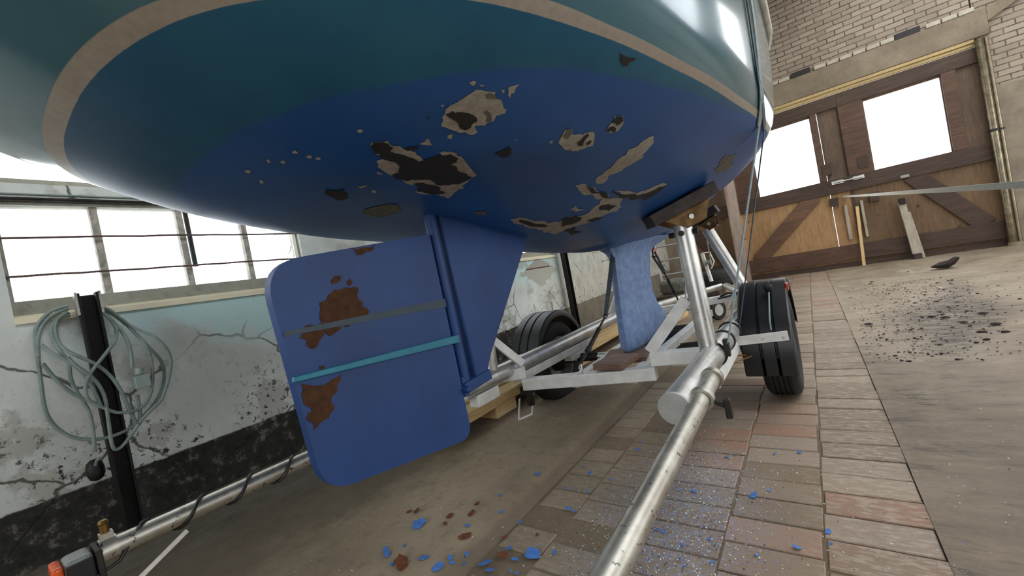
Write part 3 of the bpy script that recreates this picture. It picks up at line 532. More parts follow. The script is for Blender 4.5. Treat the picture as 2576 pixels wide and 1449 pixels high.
def leaf(i, x0, x1, win, gap, brace, mid_m, yd=YB + .03):
    m = MB(); x = x0; r = random.Random(i)
    while x < x1 - .01:   # vertical planks; real gaps between them let daylight through
        w = min(.118, x1 - x); e = x + w
        if gap and x < gap < e: e = gap - .004
        for za, zb in ((.10, 1.62), (1.62, 3.09)):
            mi = 1 if za > 1 else 0
            p, q = x, e
            if win and za > 1 and q > win[0] and p < win[1]:
                if p < win[0]: m.box(p, win[0], yd, yd + .024, za, zb, mi)
                if q > win[1]: m.box(win[1], q, yd, yd + .024, za, zb, mi)
                m.box(max(p, win[0]), min(q, win[1]), yd, yd + .024, win[3], zb, mi)
            else: m.box(p, q, yd, yd + .024, za, zb, mi)
        x = e + (.005 if gap and abs(e - gap) < .006 else 0)
    d = struct(m, 'door_%d' % i, [M['doorplank'] if i == 1 else M['doorlow'], M['doorupper']], smooth=0)
    def part(n, mat, *b):
        m = MB(); m.box(*b); return m.build(n, mat, d, smooth=0, bevel=.004)
    f = yd - .045
    part('bottom_rail', M['doorrail'] if i == 1 else M['doordark'], x0, x1, f, yd - .001, .13, .405)
    part('mid_rail', M['doordark'], x0, x1, f, yd - .001, 1.36, 1.615)
    part('top_rail', M['doordark'], x0, x1, f, yd - .001, 2.86, 3.09)
    if win:
        part('stile', M['doorrail'], x0, win[0] - .02, f, yd - .001, 1.617, 2.858); part('stile', M['doorrail'], win[1] + .012, min(x1, win[1] + (.10 if i == 1 else .17)), f, yd - .001, 1.617, 2.858)
        m = MB(); m.box(win[0], win[1], yd + .006, yd + .010, win[2], win[3]); m.build('glass_pane', M['glass'], d, smooth=0)
    (ax, az), (bx, bz) = brace
    m = MB(); m.beam((ax, yd - .018, az), (bx, yd - .018, bz), .034, .25, (0, 0, 1)); m.build('brace', M['brace'] if i == 1 else M['doordark'], d, smooth=0, bevel=.004)
    return d
d1 = leaf(1, D0, .718, (-.655, .302, 1.625, 2.82), .416, ((-.87, .38), (.18, 1.40)), 0)
d2 = leaf(2, .7185, D1, (1.07, 2.005, 1.625, 2.82), None, ((2.24, .38), (1.50, 1.40)), 0)
m = MB(); m.box(D0, D1, YB + .058, YB + .2, -.02, .135); m.box(D0, D1, YB + .02, YB + .058, -.02, .098); struct(m, 'trim_7', M['doordark'], smooth=0)
m = MB(); m.box(.70, .74, YB + .012, YB + .0295, .41, 1.355); m.box(.70, .74, YB + .012, YB + .0295, 1.62, 2.855); m.build('cover_strip', M['doordark'], d1, smooth=0)
d3 = leaf(3, -2.35, -1.22, None, None, ((-1.4, .45), (-2.1, 1.33)), 0)
def dpart(d, n, mat, *b):
    m = MB(); m.box(*b); return m.build(n, mat, d, smooth=0, bevel=.003)
yfx = YB - .016
h = dpart(d1, 'bolt_plate', M['galv'], .46, .63, yfx - .02, yfx, 1.525, 1.585); dpart(d2, 'bolt_plate', M['galv'], .76, .915, yfx - .02, yfx, 1.525, 1.585)
m = MB(); m.cyl((.50, yfx - .025, 1.555), (.88, yfx - .025, 1.553), .013, 10); m.build('bolt_rod', M['galv'], d1)
dpart(d1, 'hinge_plate', M['doordark'], .39, .51, yfx - .03, YB + .029, 1.14, 1.29); dpart(d2, 'hinge_plate', M['doordark'], .93, 1.06, yfx - .03, YB + .029, 1.09, 1.25)
dpart(d1, 'lock_plate', M['doordark'], .36, .50, yfx - .01, YB + .029, 1.72, 1.92); dpart(d2, 'lock_plate', M['doordark'], .86, 1.0, yfx - .01, YB + .029, 1.70, 1.90)
dpart(d1, 'cover_slat', M['weathered'], .57, .618, yfx - .01, YB + .029, .50, 1.12); dpart(d2, 'cover_slat', M['weathered'], .80, .838, yfx - .01, YB + .029, .50, 1.15)
dpart(d2, 'latch_plate', M['grey'], 1.36, 1.47, yfx - .012, yfx + .0, 1.375, 1.42)
# leaning stake, weathered post, pipes
m = MB(); m.beam((.70, YB - .10, .006), (.748, YB - .035, 1.06), .045, .03, (0, 1, 0)); o = m.build('wooden_stake', M['pine'], None, (.70, YB - .10, 0), smooth=0, bevel=.004)
tag(o, 'thin pale wooden stake leaning against the seam where the two gate leaves meet', 'stake')
t = thing('timber_prop', 'weathered whitish timber prop standing before the gate leaf beside the pipes', 'prop', (1.36, YB - .12, 0))
m = MB(); m.beam((1.375, YB - .12, .09), (1.315, YB - .06, .98), .09, .07, (0, 1, 0)); m.build('post', M['weathered'], t, smooth=0, bevel=.006)
m = MB(); m.beam((1.455, YB - .12, .006), (1.375, YB - .06, .80), .05, .05, (0, 1, 0)); m.build('post', M['weathered'], t, smooth=0, bevel=.006)
m = MB(); m.box(1.28, 1.36, YB - .13, YB - .05, .94, 1.05); m.build('iron_head', M['dark'], t, smooth=0, bevel=.01)
m = MB(); m.box(1.33, 1.44, YB - .17, YB - .07, 0.004, .092); m.build('foot_block', M['padwood'], t, smooth=0, bevel=.008)
t = thing('drainpipe', 'tall metal drainpipe running up the brick jamb beside the wooden gate', 'pipe', (2.45, YB - .07, 0))
m = MB(); m.cyl((2.45, YB - .07, .02), (2.45, YB - .07, 3.17), .05, 24); m.build('pipe', M['drain'] if 'drain' in M else galv('old_zinc_pipe', '6a6253', '968a70', .3), t)
m = MB(); m.cyl((2.53, YB - .04, .02), (2.53, YB - .04, 3.17), .026, 16); m.build('conduit', galv('zinc_conduit', '8a806c', 'a89c82', .36), t)
m = MB(); m.lathe((2.45, YB - .07, 1.78), (0, 0, 1), [(.051, -.02), (.060, -.02), (.060, .02), (.051, .02)], 24, True); m.box(2.36, 2.56, YB - .085, YB - .055, 1.77, 1.79); m.build('pipe_clamp', M['dark'], t)
m = MB(); m.lathe((2.47, YB - .10, .0), (0, 0, 1), [(.0, .004), (.09, .004), (.08, .06), (.0, .06)], 12); m.build('foot_block', M['beamconc'], t)
m = MB(); m.box(-1.22, -1.045, 9.28, 9.56, -.01, ZC - .01)
struct(m, 'pillar_1', M['pilaster'], smooth=0, bevel=.012)
# hall shell out of view: side wall with tall windows, rear opening and ceiling skylights added for fill light
m = MB(); sw = SW; yp = YR
for a, b in sw + [(YB, YB)]:
    m.box(XE, XE + .3, yp, a, -.15, ZC); yp = b
    if b < YB: m.box(XE, XE + .3, a, b, -.15, .7); m.box(XE, XE + .3, a, b, 3.2, ZC)
struct(m, 'wall_far_side', M['sidewall'])
m = MB(); m.box(XW - .3, -2.0, YR - .3, YR, -.15, ZC); m.box(1.6, XE + .3, YR - .3, YR, -.15, ZC); m.box(-2.0, 1.6, YR - .3, YR, -.15, 1.0); m.box(-2.0, 1.6, YR - .3, YR, 3.4, ZC)
struct(m, 'wall_rear', M['sidewall'])
m = MB(); sk = SK; yp = YR - .3
for a, b in sk + [(YB + .35, YB + .35)]:
    m.box(XW - .32, XE + .3, yp, a, ZC, ZC + .2); yp = b
    if b < YB: m.box(XW - .32, SKX0, a, b, ZC, ZC + .2); m.box(SKX1, XE + .3, a, b, ZC, ZC + .2)
struct(m, 'ceiling', M['ceil'])
# ------------------------------------------------------------------ sailboat
ZIN = _pch([(1.2985, .13), (1.303, .28), (1.301, .55), (1.292, .70), (1.281, .98), (1.279, 1.25), (1.284, 1.45), (1.294, 1.70), (1.304, 2.1), (1.31, 3.0), (1.32, 5.0)]) if False else None
def lin(P):
    g = _pch([(v, k) for k, v in P]); lo_, hi_ = P[0][0], P[-1][0]
    return lambda y: g(max(lo_, min(hi_, y)))
def lin_old(P):
    def f(y):
        if y <= P[0][0]: return P[0][1]
        for (a, b), (c, d) in zip(P, P[1:]):
            if y <= c:
                t = (y - a) / (c - a); t = t * t * (3 - 2 * t); return b + (d - b) * t
        return P[-1][1]
    return f
zin = lin([(.15, 1.2985), (.25, 1.304), (.45, 1.3028), (.7, 1.2925), (1.02, 1.2815), (1.30, 1.2805), (1.70, 1.2915), (2.3, 1.304), (5, 1.31)])
zout = lin([(.13, 1.3095), (.2, 1.314), (.55, 1.3125), (.75, 1.3025), (1.05, 1.2935), (1.3, 1.2935), (1.60, 1.3025), (2.2, 1.317), (5, 1.33)])
zsheen = lin([(.3, 1.237), (.42, 1.2435), (.56, 1.2525), (.68, 1.258), (.94, 1.2615), (1.4, 1.272), (1.7, 1.2945)])
def zbot(y):
    if HW(y, PR['zg'] - .001) <= 0: return None
    lo, hi = ZB, PR['zg']
    for _ in range(40):
        m_ = (lo + hi) / 2
        if HW(y, m_) > 0: hi = m_
        else: lo = m_
    return hi
def hull_z(x, y):   # height of the bottom above plan point (x, y)
    w = abs(x - XC); lo, hi = zbot(y), PR['zg']
    for _ in range(40):
        m_ = (lo + hi) / 2
        if HW(y, m_) >= w: hi = m_
        else: lo = m_
    return hi
boat = thing('sailboat', 'blue sailing boat hull with cream waterline stripe and peeling bottom paint, resting on the trailer', 'boat', (XC, 2.0, .55))
m = MB(); st = []; y = -.36
ysl = [-.37, -.355, -.335, -.31, -.28, -.24, -.2, -.15, -.1, -.05, 0, .03, .06, .09, .11, .13, .145, .155, .165, .18, .20, .225, .25]
ysl += [.25 + .035 * k for k in range(1, 60)]
while ysl[-1] < 4.9: ysl.append(ysl[-1] + .06)
NS = 56; rows = []
for y in ysl:
    zb = zbot(y)
    if zb is None: continue
    dense = [zb + (PR['zg'] - zb) * (k / 400) ** 2 for k in range(401)]
    P = [(HW(y, z), z) for z in dense]; P[0] = (0, zb); L = [0]
    for a, b in zip(P, P[1:]): L.append(L[-1] + math.hypot(b[0] - a[0], b[1] - a[1]))
    row = []; j = 0
    for k in range(NS + 1):
        s_ = L[-1] * k / NS
        while j < 399 and L[j + 1] < s_: j += 1
        t_ = (s_ - L[j]) / max(1e-9, L[j + 1] - L[j]); row.append((P[j][0] + (P[j + 1][0] - P[j][0]) * t_, P[j][1] + (P[j + 1][1] - P[j][1]) * t_))
    rows.append((y, row))
W2 = 2 * NS + 1
for y, row in rows:
    full = [(XC - w, y, z) for w, z in row[::-1]] + [(XC + w, y, z) for w, z in row[1:]]
    m.v += [V(p) for p in full]
for j in range(len(rows) - 1):
    for i in range(W2 - 1): m.f.append((j * W2 + i, j * W2 + i + 1, (j + 1) * W2 + i + 1, (j + 1) * W2 + i)); m.m.append(0)
# aft end closed by a fan
ye = rows[0][0] - .012; zt = PR['zg']; b0 = len(m.v); m.v.append(V((XC, ye, (rows[0][1][0][1] + zt) / 2)))
for i in range(W2 - 1): m.f.append((b0, i + 1, i)); m.m.append(0)
hv = len(m.v)
rr = random.Random(11)
def patch(polys, mi, off):
    for poly in polys:
        big = len(poly) > 6; P = jag(poly, 2 if big else 1, .22, rr)
        bm = bmesh.new()
        try: bm.faces.new([bm.verts.new((p.x, p.y, 0)) for p in P])
        except Exception: bm.free(); continue
        bmesh.ops.triangulate(bm, faces=bm.faces[:])
        bmesh.ops.subdivide_edges(bm, edges=[e for e in bm.edges if e.calc_length() > .02], cuts=2)
        bmesh.ops.triangulate(bm, faces=bm.faces[:])
        vs = [(v.co.x, v.co.y, hull_z(v.co.x, v.co.y) - off) for v in bm.verts]; bm.verts.index_update()
        m.add(vs, [tuple(v.index for v in f.verts) for f in bm.faces], mi); bm.free()
patch(PW, 1, .0009); patch(PG, 3, .0014); patch(PK, 2, .0019)
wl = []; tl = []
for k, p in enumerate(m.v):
    a = zin(p.y); b = zout(p.y); wl.append((p.z - a) / (b - a) if k < hv else -1); tl.append(p.z - zsheen(p.y) if k < hv else -1)
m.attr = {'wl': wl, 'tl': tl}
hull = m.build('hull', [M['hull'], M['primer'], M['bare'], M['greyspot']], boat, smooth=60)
# deck and rub rail
m = MB(); dk = [(y, HW(y, PR['zg'])) for y, r in rows]
vs = [(XC + w, y, PR['zg'] + .0) for y, w in dk] + [(XC - w, y, PR['zg'] + .0) for y, w in dk]; n = len(dk)
m.add(vs, [(i, i + 1, n + i + 1, n + i) for i in range(n - 1)]); m.build('deck', M['rail'], boat)
m = MB(); loop = [(XC + w, y, PR['zg'] - .012) for y, w in dk if w > .02] + [(XC - w, y, PR['zg'] - .012) for y, w in dk[::-1] if w > .02]
m.tube(loop, .021, 10, closed=True); m.build('rub_rail', M['rail'], boat)
# keel fin: foil sections from hull to tip
def foil(secs, n=20):
    m = MB(); vs = []; N = 2 * n
    for z, y0, y1, th in secs:
        c = y1 - y0
        for k in range(N):
            a = 2 * math.pi * k / N; u = .5 + .5 * math.cos(a)       # 1 leading (front) .. 0 trailing (aft)
            t = th * (1.05 * math.sqrt(max(0, 1 - u)) * (u ** .62) * 1.25 + .16 * (1 - u) * 0 + .12)
            t = min(t, th * .5) if u > .02 else th * .1
            if u > .985: t *= .4
            sx = 1 if math.sin(a) >= 0 else -1
            vs.append((XC + sx * t, y0 + c * u, z))
    fs = []
    for j in range(len(secs) - 1):
        for k in range(N): fs.append((j * N + k, j * N + (k + 1) % N, (j + 1) * N + (k + 1) % N, (j + 1) * N + k))
    fs.append(tuple(range(N))); fs.append(tuple((len(secs) - 1) * N + k for k in range(N))); m.add(vs, fs); return m
m = foil([(1.02, 2.12, 3.25, .26), (.985, 2.20, 3.10, .19), (.955, 2.26, 2.95, .135), (.92, 2.285, 2.87, .11), (.80, 2.27, 2.80, .105), (.66, 2.245, 2.775, .105), (.58, 2.235, 2.83, .11), (.50, 2.225, 2.93, .125), (.44, 2.22, 2.985, .13), (.395, 2.22, 2.975, .12), (.372, 2.235, 2.955, .10)])
m.build('keel', M['keel'], boat, smooth=70)
m = MB(); m.prism([(XC - .02, y, z) for y, z in ((.925, 1.20), (1.43, 1.10), (1.39, 1.052), (1.37, 1.03), (1.045, .673), (.995, .60), (.950, .605))], (.04, 0, 0))
m.build('skeg', M['blue'], boat, smooth=30, bevel=.006)
# rudder blade with rounded corners
def rounded(poly, rad, n=8):
    out = []; N = len(poly)
    for i in range(N):
        p = V(poly[i]); a = (V(poly[i - 1]) - p).normalized(); b = (V(poly[(i + 1) % N]) - p).normalized(); r = rad[i]
        if r <= 0: out.append(p); continue
        for k in range(n + 1):
            t = k / n; out.append(p + a * r * (1 - t) ** 2 + b * r * t ** 2)
    return out
XR = XC
R2 = rounded([(.390, 1.034), (.874, 1.088), (.890, .450), (.425, .522)], [.085, 0, .055, .07])
m = MB(); m.prism([(XR - .014, p.x, p.y) for p in R2], (.028, 0, 0))
nr = len(m.f)
for poly in PR_RUST:
    P = jag(poly, 2, .2, rr); m.add([(XR + .0152, p.x, p.y) for p in P], [tuple(range(len(P)))], 1)
rud = m.build('rudder', [M['blue'], M['rust']], boat, smooth=30)
m = MB(); m.prism([(XR + .0145, y, z) for y, z in ((.406, .876), (.405, .886), (.885, .886), (.885, .862))], (.0012, 0, 0)); m.build('grey_band', M['bandgrey'], rud, smooth=0)
m = MB(); m.prism([(XR + .0144, y, z) for y, z in ((.400, .7765), (.404, .7885), (.905, .770), (.905, .745))], (.012, 0, 0)); m.build('batten', M['bandteal'], rud, smooth=0, bevel=.003)
m = MB(); m.cyl((XR, .902, 1.16), (XR, .915, .615), .019, 18); m.build('rudder_stock', M['blue'], rud)
m = MB(); m.beam((XR, .895, .602), (XR, 1.02, .612), .05, .035); m.cyl((XR, .905, .64), (XR, .905, .575), .016, 12); m.cyl((XR - .03, .895, .60), (XR + .035, .895, .60), .010, 10)
m.build('heel_bracket', M['blue'], rud, smooth=30, bevel=.004)

# ------------------------------------------------------------------ trailer
tr = thing('boat_trailer', 'galvanised two wheeled boat trailer with white cross frame carrying the blue hull', 'trailer', (-.92, 2.6, .0))
XRt, ZRt, XLt, ZLt = -.39, .438, -1.41, .430
def wheel_arc(): pass
m = MB(); m.cyl((XRt, 1.225, ZRt), (XRt, 3.6, ZRt), .047, 28); t1 = m.build('side_tube', M['galv'], tr)
m = MB(); m.cyl((XRt, 1.213, ZRt), (XRt, 1.226, ZRt), .0485, 28); m.build('end_cap', M['cap'], t1, smooth=30)
m = MB(); m.lathe((XRt, 2.10, ZRt), (0, 1, 0), [(.047, -.012), (.052, -.012), (.052, .012), (.047, .012)], 24, True); m.build('band_clamp', M['dark'], t1)
m = MB(); m.cyl((XLt, 1.36, ZLt), (XLt, 3.6, ZLt), .044, 28); t2 = m.build('side_tube', M['galv'], tr)
m = MB(); m.cyl((XLt, 1.35, ZLt), (XLt, 1.361, ZLt), .046, 28); m.build('end_cap', M['cap'], t2, smooth=30)
m = MB(); m.box(XLt - .03, XLt + .03, 1.43, 1.60, ZLt - .10, ZLt - .042); m.build('under_box', M['white'], t2, smooth=0, bevel=.004)
m = MB(); m.box(XLt - .03, XLt + .03, 1.80, 2.75, ZLt - .092, ZLt - .043); m.build('axle_rail', M['white'], tr, smooth=0, bevel=.004)
m = MB(); m.box(XLt - .035, XLt + .035, 2.40, 2.70, ZLt - .135, ZLt - .093); m.build('axle_mount', M['white'], tr, smooth=0, bevel=.004)
m = MB(); m.box(XRt - .03, XRt + .03, 1.72, 2.85, ZRt - .105, ZRt - .046); m.build('axle_rail', M['white'], tr, smooth=0, bevel=.004)
m = MB(); m.box(XRt - .035, XRt + .035, 2.45, 2.75, ZRt - .145, ZRt - .106); m.build('axle_mount', M['white'], tr, smooth=0, bevel=.004)
# uprights with gussets
def upright(b, t, r, nm='upright'):
    m = MB(); m.cyl(b, t, r, 24); u = m.build(nm, M['galv'], tr)
    return u
u1 = upright((-.402, 1.84, .465), (-.424, 1.87, 1.0), .0375)
m = MB(); m.cyl((-.424, 1.87, .99), (-.426, 1.87, 1.025), .031, 20); m.build('inner_tube', M['galv'], u1)
for dx, dy in ((.0, -.045), (.045, 0), (-.05, .0)):
    m = MB(); m.cyl((-.423 + dx * .8, 1.87 + dy * .8, .965), (-.423 + dx * 1.25, 1.87 + dy * 1.25, .965), .012, 6); m.build('bolt', M['dark'], u1, smooth=20)
u2 = upright((-1.42, 1.61, .46), (-1.39, 1.62, 1.03), .0385)
m = MB(); m.beam((-.655, 1.84, .465), (-.455, 1.84, .685), .008, .05, (1, 0, .9)); m.build('gusset', M['white'], tr, smooth=0, bevel=.002)
m = MB(); m.beam((-1.325, 1.76, .455), (-1.40, 1.64, .62), .045, .04, (0, 0, 1)); m.build('gusset', M['white'], tr, smooth=0, bevel=.003)
def tilt(a, b): a = V(a); b = V(b); return (a + b) / 2, (b - a)
def pad(c, X, w, Y, name='pad'):   # board along X (half vec), bracket below
    X = V(X); Y = V(Y); N_ = X.cross(Y).normalized()
    if N_.z < 0: N_ = -N_
    c = V(c); m = MB(); m.frame(c, X, Y, N_ * .026); p = m.build(name, M['padwood'], tr, smooth=0, bevel=.004)
    xn = X.normalized(); L = X.length; q = c - N_ * .026
    m = MB(); yv = Y * .9
    for s_ in (-1, 1):
        a = q + yv * s_
        m.prism([a - xn * L * .70, a + xn * L * .66, a + xn * L * .36 - N_ * .07, a - xn * L * .22 - N_ * .07], Y.normalized() * .004)
    m.frame(q - N_ * .003, xn * L * .62, yv, N_ * .003); m.frame(q - N_ * .068 + xn * L * .07, xn * L * .29, yv, N_ * .003)
    b = m.build('pad_bracket', M['rusty'], p, smooth=0)
    m = MB(); cc = q - N_ * .034 - Y * .96; m.cyl(cc, cc + Y.normalized() * .012, .011, 8); m.build('bolt', M['galv'], p, smooth=20)
    return p
def padon(x0, x1, y0, y1, hw, drop=.026):
    # lay a board against the hull between two plan points
    a = V((x0, y0, hull_z(x0, y0))); b = V((x1, y1, hull_z(x1, y1))); d = (b - a)
    yv = V((-d.y, d.x, 0)).normalized()
    n_ = d.cross(yv).normalized(); n_ = -n_ if n_.z < 0 else n_
    lo = min((hull_z(a.x + d.x * t, a.y + d.y * t) - (a.z + d.z * t)) for t in (0, .25, .5, .75, 1))
    pp = pad((a + b) / 2 - n_ * (drop + .004) + V((0, 0, lo)), d / 2, 0, yv * hw)
    return pp
padon(-.548, -.312, 1.79, 1.96, .055)
pad((-.535, 3.02, 1.085), (.082, .0, .036), 0, V((0, .05, 0)))
padon(-1.305, -1.565, 1.62, 1.80, .055)
u3 = upright((-.345, 3.02, .47), (-.535, 3.02, .998), .036)
m = MB(); m.beam((-.50, 3.03, .45), (-.41, 3.03, .62), .06, .008, (1, 0, 0)); m.build('gusset', M['white'], tr, smooth=0)
u4 = upright((-1.45, 3.35, .46), (-1.17, 3.38, 1.00), .0385)
# rear cross frame, stepped down in the middle
m = MB(); m.beam((-.42, 1.905, .425), (-.665, 1.875, .425), .06, .062); m.build('cross_beam', M['white'], tr, smooth=0, bevel=.004)
m = MB(); m.beam((-1.335, 1.79, .40), (-1.47, 1.70, .40), .06, .060); m.build('cross_beam', M['white'], tr, smooth=0, bevel=.004)
m = MB(); m.beam((-.645, 1.855, .363), (-1.335, 1.762, .342), .06, .060); m.build('cross_beam', M['white'], tr, smooth=0, bevel=.004)
m = MB(); m.beam((-1.40, 3.47, .402), (-.42, 3.47, .478), .06, .055); m.build('cross_beam', M['white'], tr, smooth=0, bevel=.004)
m = MB(); m.beam((-.79, 1.90, .322), (-.70, 3.44, .37), .05, .05); m.build('keel_rail', M['white'], tr, smooth=0, bevel=.004)
m = MB(); m.beam((-1.09, 1.87, .31), (-1.08, 3.44, .36), .05, .05); m.build('keel_rail', M['white'], tr, smooth=0, bevel=.004)
for x, y in ((-.93, 2.62), (-.93, 2.86), (-.93, 3.04)):
    m = MB(); m.cyl((x - .15, y - .02, .330), (x + .17, y + .02, .338), .028, 14); m.build('keel_roller', M['black'], tr)
# axle, wheels, fenders
m = MB(); m.cyl((-1.50, 2.51, .285), (-.33, 2.655, .305), .024, 18); ax = m.build('axle', M['galv'], tr)
for a, b in (((-1.40, 2.522, .287), (-1.26, 2.54, .289)), ((-.78, 2.60, .298), (-.45, 2.64, .303))):
    m = MB(); m.cyl(a, b, .030, 18); m.build('axle_sleeve', M['dark'], ax)
def wheel(cx, cy, side, R_=.283, wd=.165):
    c = (cx, cy, R_ + .002); hw = wd / 2
    prof = [(.165, -hw * .78), (.19, -hw * .96), (.225, -hw), (.255, -hw * .95), (.272, -hw * .82), (R_ - .004, -hw * .66)]
    gr = [-.40, -.14, .14, .40]; cur = -.60
    for g in gr:
        prof += [(R_, hw * cur), (R_, hw * (g - .05)), (R_ - .009, hw * (g - .04)), (R_ - .009, hw * (g + .04))]; cur = g + .05
    prof += [(R_, hw * cur), (R_, hw * .60), (R_ - .004, hw * .66), (.272, hw * .82), (.255, hw * .95), (.225, hw), (.19, hw * .96), (.165, hw * .78)]
    m = MB(); m.lathe(c, (1, 0, 0), prof, 72); ty = m.build('tyre', M['rubber'], tr, smooth=35)
    m = MB(); m.lathe(c, (1, 0, 0), [(.168, -hw * .8), (.160, -hw * .8), (.150, -hw * .3), (.14, hw * .1 * side), (.10, .02 * side), (.05, .035 * side), (0.0, .035 * side)], 40)
    m.lathe(c, (1, 0, 0), [(.168, hw * .8), (.160, hw * .8), (.150, hw * .3), (.14, hw * .1 * side)], 40); m.build('rim', M['grey'], ty, smooth=35)
    m = MB(); m.lathe(c, (1, 0, 0), [(0, -side * .10), (.045, -side * .10), (.075, -side * .07), (.08, -side * .02), (.05, 0)], 24); m.cyl((cx - side * .05, cy, .285), (cx - side * .17, cy + .01, .29), .03, 14)
    m.build('brake_drum', M['dark'], ty)
wheel(-.218, 2.665, 1); wheel(-1.595, 2.50, -1)
def fender(cx, cy, w, side, a0, a1, flap):
    # arched mudguard: outer skin with rolled lips, ridge grooves and a vertical rear flap
    R1 = .355; zc = .288; hw = w / 2; m = MB(); prof = []
    n = 40; sec = [(-hw, -.045), (-hw, -.012), (-hw + .008, -.002), (-hw * .30, 0), (-hw * .27, -.006), (-hw * .2, -.006), (-hw * .17, 0), (hw * .28, 0), (hw * .31, -.006), (hw * .38, -.006), (hw * .41, 0), (hw - .008, -.002), (hw, -.012), (hw, -.045),
               (hw - .004, -.045), (hw - .004, -.013), (hw - .01, -.006), (-hw + .01, -.006), (-hw + .004, -.013), (-hw + .004, -.045)]
    path = []
    if flap: path += [(cy - R1 * math.cos(math.radians(a0)) - .0, zc + R1 * math.sin(math.radians(a0)) - d_, -1, 0) for d_ in (flap, flap * .5)]
    for k in range(n + 1):
        a = math.radians(a0 + (a1 - a0) * k / n)   # 0 = aft, 90 = top
        path.append((cy - R1 * math.cos(a), zc + R1 * math.sin(a), -math.cos(a), math.sin(a)))
    K = len(sec); vs = []
    for y, z, ny, nz_ in path:
        for x, d in sec: vs.append((cx + x * side, y + ny * d, z + nz_ * d))
    fs = [(i * K + k, i * K + (k + 1) % K, (i + 1) * K + (k + 1) % K, (i + 1) * K + k) for i in range(len(path) - 1) for k in range(K)]
    fs += [tuple(range(K)), tuple((len(path) - 1) * K + k for k in range(K))]
    m.add(vs, fs); return m
f1 = fender(-.242, 2.66, .228, 1, 0, 172, .085).build('fender', M['plastic'], tr, smooth=40)
f2 = fender(-1.605, 2.50, .225, -1, 8, 168, 0).build('fender', M['plastic'], tr, smooth=40)
m = MB(); m.beam((-.375, 2.28, .392), (-.145, 2.30, .402), .008, .046, (0, 0, 1)); m.beam((-.375, 2.31, .392), (-.345, 2.47, .392), .02, .04); m.build('fender_bracket', M['white'], tr, smooth=0, bevel=.002)
for x in (-.25, -.165):
    m = MB(); m.cyl((x, 2.270, .397), (x, 2.28, .397), .007, 10); m.build('rivet', M['galv'], tr)
m = MB(); m.beam((-1.46, 2.17, .40), (-1.70, 2.145, .39), .008, .046); m.build('fender_bracket', M['white'], tr, smooth=0)
m = MB(); m.lathe((-.205, 2.47, .612), (-.1, -.4, .9), [(0, .03), (.016, .028), (.022, .016), (.018, .0), (.016, -.01)], 16); m.build('clip_knob', M['black'], f1)
m = MB(); m.tube(spline([(-.205, 2.462, .60), (-.207, 2.40, .548), (-.212, 2.345, .48), (-.212, 2.322, .43)], 6), .004, 8); m.build('clip_wire', M['cord'], f1)
m = MB(); m.box(-.134, -.122, 2.52, 2.58, .585, .625); m.build('side_lamp', M['red'], f1, smooth=0, bevel=.004)
m = MB(); m.cyl((-.39, 2.02, .34), (-.30, 2.36, .30), .004, 8); m.cyl((-.385, 2.2, .34), (-.30, 2.40, .29), .004, 8); m.build('brake_cable', M['rusty'], tr)
# telescopic light poles
m = MB(); m.cyl((-.352, -.9, .318), (-.328, 1.50, .452), .0265, 20); p1 = m.build('light_pole', M['oldgalv'], tr)
for y in (1.30, 1.475):
    m = MB(); m.lathe((-.329, y, .452 - (1.50 - y) * .0558), (0, 1, .0558), [(.0265, -.014), (.035, -.014), (.037, .0), (.035, .014), (.0265, .014)], 24, True)
    m.box(-.372, -.345, y - .02, y + .02, .425, .46); m.build('pole_clamp', M['oldgalv'], tr, smooth=30)
m = MB(); m.cyl((-.30, 1.30, .435), (-.262, 1.295, .420), .008, 10); m.box(-.268, -.250, 1.283, 1.307, .385, .445); m.build('clamp_screw', M['dark'], tr, smooth=0, bevel=.004)
m = MB(); m.cyl((-1.50, .155, .432), (-1.475, 1.62, .425), .0245, 20); p2 = m.build('light_pole', M['oldgalv'], tr)
pts = []
for k in range(260):
    t = k / 259; y = .22 + 1.2 * t; a = 2 * math.pi * (y - .22) / .128 + 1.2
    pts.append((-1.50 + .025 * (y - .155) / 1.465 + .0285 * math.cos(a), y, .432 - .007 * (y - .155) / 1.465 + .0285 * math.sin(a)))
m = MB(); m.tube([(-1.47, .12, .39), (-1.475, .17, .40)] + pts, .0045, 8); m.build('lamp_cable', M['blackcord'], p2)
m = MB(); m.lathe((-1.50, .155, .432), (0, 1, 0), [(.0245, -.012), (.031, -.012), (.031, .02), (.0245, .02)], 20, True); m.box(-1.512, -1.488, .146, .172, .455, .475); m.build('pole_clamp', M['oldgalv'], p2, smooth=30)
m = MB(); m.cyl((-1.50, .158, .47), (-1.50, .158, .497), .009, 12); m.lathe((-1.50, .158, .50), (0, 0, 1), [(0, .008), (.008, .006), (.011, 0), (.008, -.008)], 12); m.build('clamp_bolt', M['brass'], p2)
m = MB(); m.box(-1.545, -1.46, .132, .144, .37, .452); lb = m.build('lamp_bracket', M['dark'], p2, smooth=0, bevel=.003)
m = MB(); m.box(-1.545, -1.47, .080, .130, .340, .452); hl = m.build('lamp_housing', M['grey'], p2, smooth=0, bevel=.012, seg=3)
m = MB(); m.box(-1.4695, -1.462, .083, .127, .344, .444); m.build('lamp_back', M['black'], hl, smooth=0, bevel=.002)
m = MB(); m.box(-1.543, -1.468, .0605, .0795, .342, .450); m.build('lens', M['orange'], hl, smooth=0, bevel=.008, seg=3)
m = MB(); m.beam((-1.45, .302, .402), (-1.44, .10, .30), .006, .010); m.build('cable_tie', M['belt'], p2, smooth=0)
